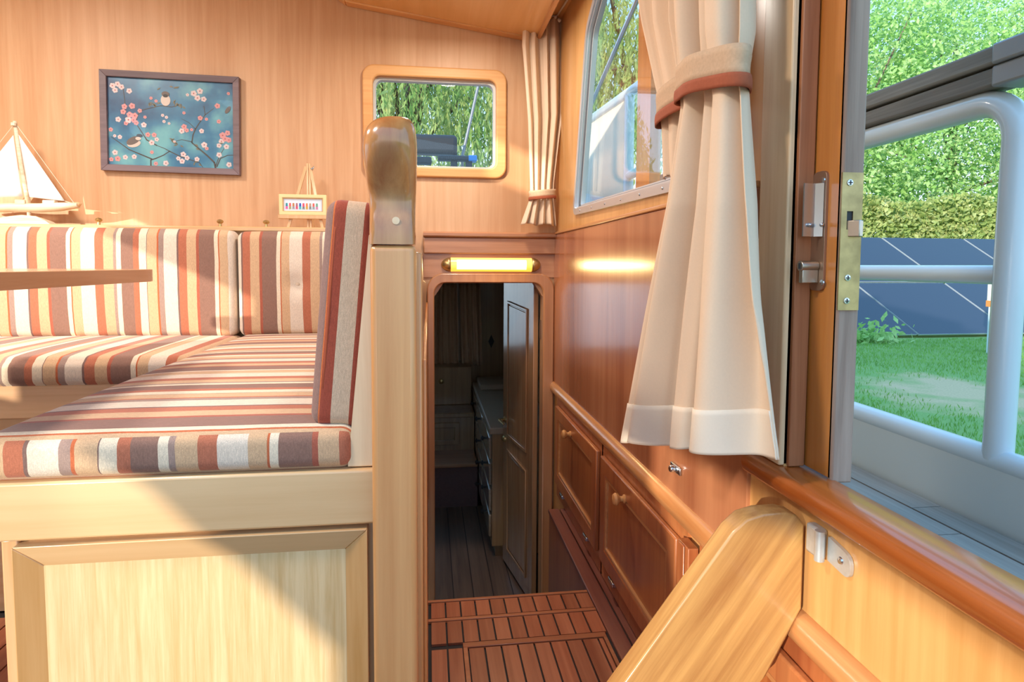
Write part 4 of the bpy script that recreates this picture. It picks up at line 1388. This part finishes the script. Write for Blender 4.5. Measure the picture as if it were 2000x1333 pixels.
MB().lathe([(0, .005), (.002, .004), (.003, .001)], (.5135, .690, .560), (-1, 0, 0), 12).build('screw', STEEL, brk)

# ================================================================== OUTSIDE: SIDE DECK AND RAILS
dk = MB().box(.70, 1.125, -.9, 6.0, .30, .397)
deck = struct(dk.build('floor', BLACK, origin=(.9, 2, .3)), 'grey teak side deck outside the door with dark seams', 'deck')
xs = [.70, .800, .860, .920, .980, 1.045, 1.121]
for i in range(len(xs) - 1):
    a = xs[i]
    for (y0, y1) in ((-.9, 1.05 + .13 * (i % 2)), (1.053 + .13 * (i % 2), 2.6), (2.603, 4.5)):
        MB().box(a, xs[i + 1] - .006, y0, y1, .397, .405).build('plank', W_DECK, deck)
bw_ = thing('bulwark', 'low pale painted bulwark along the side deck', 'bulwark', (1.15, 2, .3))
MB().box(1.125, 1.175, -.9, 6.0, .30, .535).build('plate', HULL, bw_, bevel=.004)
MB().tube([(1.15, -.9, .535), (1.15, 6.0, .535)], .027, 16).build('tube', WHITE, bw_, smooth=True, autosm=40)
MB().box(1.13, 1.30, -.9, 6.0, -.9, .30).build('hull_side', HULL, bw_)
# rail frame with grey teak cap
gr = thing('side_rail', 'white tubular boat rail topped with weathered teak boards', 'railing', (1.15, 1.3, .54))
path = [(1.15, 2.6, 1.268)]
ytop, ybot = onX(1984, 360, 1.15).y, onX(1950, 870, 1.15).y
rr_ = .083
cyr, czr = ytop + rr_, 1.185
path += [(1.15, 1.9, 1.268)]
for k in range(9):
    a = math.radians(90 + 90 * k / 8)
    path.append((1.15, cyr + rr_ * math.cos(a), czr + rr_ * math.sin(a)))
path += [(1.15, (ytop + ybot) / 2, .9), (1.15, ybot, .54)]
MB().tube(path, .027, 16).build('frame_tube', WHITE, gr, smooth=True, autosm=50)
MB().tube([(1.15, (ytop + ybot) / 2, .915), (1.15, 2.6, .915)], .020, 14).build('mid_tube', WHITE, gr, smooth=True, autosm=50)
MB().tube([(1.15, 2.6, .54), (1.15, 2.6, 1.268)], .025, 14).build('post_tube', WHITE, gr, smooth=True, autosm=50)
MB().hexa([(1.118, 1.105, 1.292), (1.182, 1.105, 1.292), (1.182, 3.0, 1.292), (1.118, 3.0, 1.292)], [(1.118, 1.105, 1.330), (1.182, 1.105, 1.330), (1.182, 3.0, 1.330), (1.118, 3.0, 1.330)]).build('cap_board', W_CAP, gr, bevel=.006)
MB().hexa([(1.112, 1.101, 1.334), (1.175, 1.101, 1.334), (1.175, 3.0, 1.334), (1.112, 3.0, 1.334)], [(1.112, 1.101, 1.372), (1.175, 1.101, 1.372), (1.175, 3.0, 1.372), (1.112, 3.0, 1.372)]).build('cap_board', W_CAP, gr, bevel=.006)
CAST = plain('cast_alu', '9ca0a4', .5, .4)
MB().box(1.115, 1.185, 1.020, 1.115, 1.290, 1.332).build('end_fitting', CAST, gr, bevel=.005)
MB().box(1.109, 1.178, 1.016, 1.111, 1.333, 1.374).build('end_fitting', CAST, gr, bevel=.005)
# forward rail with canvas dodger seen through the side window
fr2 = thing('dodger_rail', 'white rail with cream canvas weather cloth outside the side window', 'railing', (1.15, 3.6, .54))
MB().tube([(1.15, 3.18, .54), (1.15, 3.18, 1.86), (1.15, 3.30, 1.915), (1.15, 3.6, 1.93), (1.15, 5.4, 2.02)], .030, 12).build('frame_tube', WHITE, fr2, smooth=True, autosm=50)
MB().tube([(1.15, 3.48, .54), (1.15, 3.48, 1.91)], .030, 12).build('post_tube', WHITE, fr2, smooth=True, autosm=50)
MB().tube([(1.15, 3.18, 1.45), (1.15, 3.48, 1.45)], .025, 12).build('mid_tube', WHITE, fr2, smooth=True, autosm=50)
MB().plate([(3.53, 1.0), (5.3, 1.0), (5.3, 2.0), (3.53, 1.91)], [], FX, 1.145, 1.155).build('canvas', plain('canvas', 'f0e2cc', .9, noise=.1, nscale=12), fr2)
sy = thing('rigging_stay', 'slanting metal strut outside the side window', 'strut', tuple(onX(1150, 215, .80)))
a, b_ = onX(1150, 215, .80), onX(1262, -40, .80)
MB().tube([a, b_], .010, 10).build('rod', STEEL, sy, smooth=True, autosm=50)
MB().lathe([(0, .014), (.03, .014)], a, (b_ - a), 10).build('end_fitting', RUBBER, sy, smooth=True, autosm=50)

# foredeck and gear seen through the small front window
fd = MB()
for k in range(1):
    fd.hexa([(-1.9, 2.62, 1.10), (1.12, 2.62, 1.10), (.8, 5.2, 1.50), (-1.6, 5.2, 1.50)], [(-1.9, 2.62, 1.20), (1.12, 2.62, 1.20), (.8, 5.2, 1.66), (-1.6, 5.2, 1.66)])
fdk = MB().plate([(-1.9, 2.62), (1.12, 2.62), (.8, 5.2), (-1.6, 5.2)], [[(-.74, 2.68), (-.06, 2.68), (-.06, 3.46), (-.74, 3.46)]], lambda u, v, t: (u, v, t + (v - 2.62) * .19), 1.06, 1.16)
tag(fdk.build('foredeck', plain('deck_paint', 'b4b0a8', .7, noise=.1)), 'pale grey foredeck rising towards the bow beyond the small window', 'deck')
gw = thing('windlass', 'dark anchor gear standing on the foredeck behind the small window', 'deck gear', (.05, 4.5, 1.5))
a, b_ = onY(800, 262, 4.5), onY(893, 303, 4.5)
MB().box(-.30, b_.x, 4.46, 4.60, b_.z, a.z).build('roll', PLASTIC, gw, bevel=.03, seg=3)
for xx in (-.25, b_.x - .03):
    MB().box(xx, xx + .03, 4.5, 4.55, 1.48, b_.z + .02).build('bracket', PLASTIC, gw)
g2 = thing('mooring_cleat', 'black deck bollard with blue end beyond the small window', 'deck gear', (.2, 4.3, 1.48))
a, b_ = onY(855, 304, 4.3), onY(930, 316, 4.3)
MB().box(a.x, b_.x, 4.26, 4.34, b_.z, a.z).build('bar', PLASTIC, g2, bevel=.01)
MB().box(b_.x - .055, b_.x + .003, 4.255, 4.345, b_.z - .002, a.z + .002).build('end_cap', BLUE, g2, bevel=.006)
for pxx in (886, 915):
    q = onY(pxx, 320, 4.3)
    MB().box(q.x - .02, q.x + .025, 4.28, 4.32, 1.46, b_.z + .01).build('foot', PLASTIC, g2, bevel=.004)
g3 = thing('mooring_cleat', 'black deck bollard half hidden behind the wooden grip', 'deck gear', (-.1, 4.3, 1.48))
a, b_ = onY(780, 306, 4.3), onY(843, 322, 4.3)
MB().box(a.x, b_.x, 4.26, 4.34, b_.z, a.z).build('bar', PLASTIC, g3, bevel=.01)
MB().box(a.x + .05, a.x + .09, 4.28, 4.32, 1.44, b_.z + .01).build('foot', PLASTIC, g3)
a, b_ = onY(903, 306, 4.7), onY(938, 150, 4.7)
rope = MB().tube([(a.x, 4.7, 1.54), a, b_, b_ + (b_ - a) * .8], .011, 8)
tag(rope.build('forestay', plain('wire_rope', '8c8c90', .5, .5), smooth=True), 'grey stay wire rising from the foredeck', 'stay')

# ================================================================== OUTSIDE: GARDEN
GZ = -.2
m, t, b, N, L = newmat('grass_ground')
tcn, nz, cr2, nz2, mx = N('ShaderNodeTexCoord'), N('ShaderNodeTexNoise'), N('ShaderNodeValToRGB'), N('ShaderNodeTexNoise'), N('ShaderNodeMix')
mx.data_type = 'RGBA'
nz.inputs['Scale'].default_value = 1.4
nz.inputs['Detail'].default_value = 6
nz2.inputs['Scale'].default_value = 60
nz2.inputs['Detail'].default_value = 5
L(tcn.outputs['Object'], nz.inputs['Vector'])
L(tcn.outputs['Object'], nz2.inputs['Vector'])
# bare straw patch, tone warmed in place of sunlight; fixed spot with ragged edge
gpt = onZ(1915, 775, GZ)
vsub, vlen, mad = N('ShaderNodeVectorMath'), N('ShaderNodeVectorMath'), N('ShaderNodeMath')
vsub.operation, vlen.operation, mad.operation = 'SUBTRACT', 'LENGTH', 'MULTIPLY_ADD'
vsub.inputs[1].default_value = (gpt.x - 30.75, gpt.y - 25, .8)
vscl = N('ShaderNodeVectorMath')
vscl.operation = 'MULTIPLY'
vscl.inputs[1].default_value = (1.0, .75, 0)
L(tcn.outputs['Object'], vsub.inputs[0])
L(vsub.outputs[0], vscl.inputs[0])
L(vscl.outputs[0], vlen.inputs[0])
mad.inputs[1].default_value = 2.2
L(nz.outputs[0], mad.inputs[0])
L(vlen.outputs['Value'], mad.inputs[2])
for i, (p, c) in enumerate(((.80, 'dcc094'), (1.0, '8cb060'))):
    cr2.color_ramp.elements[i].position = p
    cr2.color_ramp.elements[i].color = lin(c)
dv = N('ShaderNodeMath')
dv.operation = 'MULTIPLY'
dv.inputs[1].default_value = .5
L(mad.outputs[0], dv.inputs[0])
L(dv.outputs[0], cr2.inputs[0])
mx.blend_type = 'MULTIPLY'
mx.inputs[0].default_value = .5
L(cr2.outputs[0], mx.inputs[6])
L(nz2.outputs[0], mx.inputs[7])
L(mx.outputs[2], b.inputs['Base Color'])
b.inputs['Roughness'].default_value = .95
GRASSG = m
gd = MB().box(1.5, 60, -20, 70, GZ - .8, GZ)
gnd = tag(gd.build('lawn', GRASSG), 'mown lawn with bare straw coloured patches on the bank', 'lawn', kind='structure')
wt = MB().add([(-80, -60, -1.0), (1.5, -60, -1.0), (1.5, 80, -1.0), (-80, 80, -1.0)], [(0, 1, 2, 3)])
tag(wt.build('water', plain('canal_water', '4a5a58', .08)), 'still canal water around the boat', 'water', kind='structure')


def leaves(name, pts, size, mat, parent=None, aspect=.5, droop=0.0, seed=0, jit=.5):
    rng = np.random.default_rng(seed)
    n = len(pts)
    d = rng.normal(size=(n, 3))
    d[:, 2] -= droop * 3
    d /= np.linalg.norm(d, axis=1, keepdims=True)
    r = rng.normal(size=(n, 3))
    s = np.cross(d, r)
    s /= np.linalg.norm(s, axis=1, keepdims=True) + 1e-9
    sz = size * (1 + jit * rng.uniform(-1, 1, (n, 1)))
    a, bb = d * sz, s * sz * aspect
    V = np.stack([pts - a, pts + bb, pts + a, pts - bb], 1).reshape(-1, 3)
    if parent is not None:
        p = parent
        org = np.zeros(3)
        while p is not None:
            org += np.array(p.location)
            p = p.parent
        V = V - org
        loc = (0, 0, 0)
    else:
        loc = (pts[:, 0].mean(), pts[:, 1].mean(), pts[:, 2].min())
        V = V - np.array(loc)
    me = bpy.data.meshes.new(name)
    me.vertices.add(4 * n)
    me.loops.add(4 * n)
    me.polygons.add(n)
    me.vertices.foreach_set('co', V.astype(np.float32).ravel())
    me.loops.foreach_set('vertex_index', np.arange(4 * n, dtype=np.int32))
    me.polygons.foreach_set('loop_start', np.arange(0, 4 * n, 4, dtype=np.int32))
    me.materials.append(mat)
    me.update()
    me.validate()
    o = bpy.data.objects.new(name, me)
    C.objects.link(o)
    o.location = loc
    o.parent = parent
    return o


BARK = plain('bark', '7a6a58', .9, noise=.4, nscale=14)
L_GREEN = leafmat('leaf_green', ((.28, '74a04e'), (.44, '9cc870'), (.58, 'c8e0a0'), (.70, 'e6d8b0')), 1.2)
L_WILLOW = leafmat('leaf_willow', ((.28, '628a48'), (.42, '8cac60'), (.56, 'b8c480'), (.68, 'e4d890')), 1.0)
L_HEDGE = leafmat('leaf_hedge', ((.30, '708c48'), (.48, 'a8b86c'), (.62, 'dcdca0'), (.74, 'e8ccb0')), 3.0)


def crown_pts(c, rad, nclump, per, cr_, seed, zmin=None):
    rng = np.random.default_rng(seed)
    q = rng.normal(size=(nclump, 3))
    q /= np.linalg.norm(q, axis=1, keepdims=True)
    q *= rng.uniform(.15, 1, (nclump, 1)) ** .45
    cc_ = np.array(c) + q * np.array(rad)
    k = rng.normal(size=(nclump, per, 3)) * cr_
    P = (cc_[:, None, :] + k).reshape(-1, 3)
    if zmin is not None: P = P[P[:, 2] > zmin]
    return P, cc_


def tree(name, label, base, h, rad, nclump, per, cr_, size, mat, seed, aspect=.5, group='trees beyond the boat'):
    t = thing(name, label, 'tree', base, group)
    c = (base[0], base[1], base[2] + h)
    P, cl = crown_pts(c, rad, nclump, per, cr_, seed, base[2] + .3)
    tr_ = MB().tube([base, (base[0] + .1, base[1], base[2] + h * .5), (c[0], c[1], c[2] + rad[2] * .4)], [.22, .16, .05], 8)
    tr_.build('trunk', BARK, t, smooth=True)
    rng = random.Random(seed)
    bm = MB()
    for k in range(14):
        e = cl[rng.randrange(len(cl))]
        z = base[2] + h * rng.uniform(.35, .9)
        mid = ((c[0] + e[0]) / 2, (c[1] + e[1]) / 2, (z + e[2]) / 2 + .2)
        bm.tube([(c[0], c[1], z), mid, e], [.06, .04, .012], 6)
    bm.build('branches', BARK, t, smooth=True)['kind'] = 'stuff'
    leaves('crown', P, size, mat, t, aspect, seed=seed)['kind'] = 'stuff'
    return t


tree('leafy_tree', 'bright green tree behind the hedge, left one by the door edge', (11.0, 16.0, GZ), 5.2, (3.6, 3.0, 3.8), 190, 190, .42, .06, L_GREEN, 31)
tree('leafy_tree', 'bright green tree behind the hedge, middle one above the railing', (15.2, 16.4, GZ), 5.8, (3.8, 3.0, 4.6), 210, 190, .42, .06, L_GREEN, 32)
tree('leafy_tree', 'bright green tree behind the hedge at the right picture edge', (18.6, 15.0, GZ), 5.0, (3.4, 3.0, 4.2), 170, 190, .42, .06, L_GREEN, 33)


def willow(label, base, h, rad, nstr, seed):
    t = thing('weeping_willow', label, 'tree', base, 'willows ahead of the boat')
    MB().tube([base, (base[0], base[1], base[2] + h * .6), (base[0] + .3, base[1], base[2] + h)], [.35, .25, .08], 8).build('trunk', BARK, t, smooth=True)
    rng = np.random.default_rng(seed)
    rb = random.Random(seed)
    bm = MB()
    for k in range(16):
        a = rb.uniform(0, 6.28)
        e = (base[0] + rad * .8 * math.cos(a), base[1] + rad * .8 * math.sin(a), base[2] + h * rb.uniform(.7, 1.05))
        bm.tube([(base[0], base[1], base[2] + h * rb.uniform(.45, .75)), ((base[0] + e[0]) / 2, (base[1] + e[1]) / 2, e[2] + .5), e], [.09, .05, .015], 6)
    bm.build('branches', BARK, t, smooth=True)['kind'] = 'stuff'
    ang = rng.uniform(0, 2 * np.pi, nstr)
    rr = rad * np.sqrt(rng.uniform(.02, 1, nstr))
    top = base[2] + h * (1.08 - .45 * (rr / rad) ** 2) + rng.normal(0, .3, nstr)
    ln = rng.uniform(1.2, 3.6, nstr)
    per = 34
    tt = np.linspace(0, 1, per)[None, :]
    x = base[0] + (rr * np.cos(ang))[:, None] + .22 * tt * np.cos(ang)[:, None] + rng.normal(0, .03, (nstr, per))
    y = base[1] + (rr * np.sin(ang))[:, None] + .22 * tt * np.sin(ang)[:, None] + rng.normal(0, .03, (nstr, per))
    z = top[:, None] - ln[:, None] * tt + rng.normal(0, .03, (nstr, per))
    P = np.stack([x, y, z], -1).reshape(-1, 3)
    P = P[P[:, 2] > base[2] + .4]
    leaves('crown', P, .085, L_WILLOW, t, .24, .9, seed)['kind'] = 'stuff'


willow('weeping willow seen through the small front window', (-.6, 15.0, GZ), 6.4, 3.6, 1000, 41)
willow('weeping willow seen through the side window', (5.6, 15.5, GZ), 7.6, 3.4, 900, 42)

# hedge
hg = np.random.default_rng(5)
n = 45000
hp = np.stack([hg.uniform(5.5, 19, n), 13.0 + np.abs(hg.normal(0, .5, n)), GZ + 2.75 * np.sqrt(hg.uniform(.01, 1, n))], 1)
hp[:, 2] += .12 * np.sin(hp[:, 0] * 2.1)
ho = leaves('hedge', hp, .052, L_HEDGE, None, .6, seed=6)
tag(ho, 'clipped yellow-green hedge behind the solar panels', 'hedge')
hs_ = MB()
for xx in np.arange(5.8, 19, .5):
    hs_.tube([(xx, 13.4, GZ), (xx + .1, 13.5, GZ + 2.2)], [.03, .012], 5)
so_ = hs_.build('stems', BARK, None, origin=tuple(ho.location))
so_['kind'] = 'stuff'
so_.parent = ho
so_.location = (0, 0, 0)

# solar panels, leaning rows
SOL = plain('solar_cells', '2a3142', .35, coat=.15)
SOLF = plain('panel_edge', 'c8d0d8', .4, .6)
bx0, by0 = 6.0, 8.75
upv = Vector((-1.05, 1.75, 1.62))
cw = 1.75


def panel(i, row, label):
    p = thing('solar_panel', label, 'solar panel', (bx0 + cw * i, by0, GZ + .05), 'solar panels on the lawn')
    f0_, f1 = (0, .49) if row == 0 else (.505, 1.0)
    o0 = Vector((bx0 + cw * i, by0 + .03 * i, GZ + .06))
    ax = Vector((cw - .025, .05, 0))
    nrm = ax.cross(upv).normalized() * -.03
    c4 = [o0 + upv * f0_, o0 + upv * f0_ + ax, o0 + upv * f1 + ax, o0 + upv * f1]
    MB().hexa(c4, [q + nrm for q in c4]).build('frame', SOLF, p)
    e1, e2 = ax.normalized() * .006, upv.normalized() * .006
    c5 = [c4[0] + e1 + e2, c4[1] - e1 + e2, c4[2] - e1 - e2, c4[3] + e1 - e2]
    off = nrm.normalized() * -.004
    MB().hexa([q + off for q in c5], [q + nrm * .5 for q in c5]).build('cells', SOL, p)


names = ['left', 'second', 'third', 'right']
for i in range(4):
    for row in (0, 1):
        panel(i, row, 'dark blue solar panel in the %s row, %s column beyond the railing' % (('lower', 'upper')[row], ('leftmost', 'second', 'third', 'rightmost')[i]))
wp = thing('garden_post', 'white post with orange top standing on the lawn before the panels', 'post', (7.45, 7.1, GZ))
q = onZ(1934, 692, GZ)
MB().box(q.x - .04, q.x + .05, q.y - .03, q.y + .03, GZ, GZ + .85).build('stake', WHITE, wp, bevel=.01)
MB().box(q.x - .05, q.x + .12, q.y - .05, q.y + .05, GZ + .62, GZ + .92).build('box', plain('pale_box', 'e8ddd0', .6), wp, bevel=.015)
MB().box(q.x - .052, q.x + .122, q.y - .052, q.y + .052, GZ + .62, GZ + .70).build('orange_band', plain('orange_band', 'd88848', .6), wp)
rngp = np.random.default_rng(9)
pts = np.stack([rngp.normal(6.55, .25, 260), rngp.normal(8.35, .12, 260), GZ + np.abs(rngp.normal(0, .14, 260))], 1)
wo_ = leaves('weed_clump', pts, .06, L_GREEN, None, .5, seed=10)
tag(wo_, 'leafy weeds growing at the foot of the solar panels', 'plant', kind='stuff')

rg = np.random.default_rng(77)
ng = 60000
gx, gy = rg.uniform(2.2, 11.5, ng), rg.uniform(2.6, 8.6, ng)
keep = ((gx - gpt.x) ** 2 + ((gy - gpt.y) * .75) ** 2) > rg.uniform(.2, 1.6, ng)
gp = np.stack([gx, gy, np.full(ng, GZ + .012)], 1)[keep]
go = leaves('grass_blades', gp, .020, leafmat('grass_blade', ((.3, '5c8a3c'), (.5, '84b054'), (.7, 'a8c878')), 2.0, .3), None, .16, -1.2, 78)
tag(go, 'short grass blades growing on the lawn', 'grass', kind='stuff')
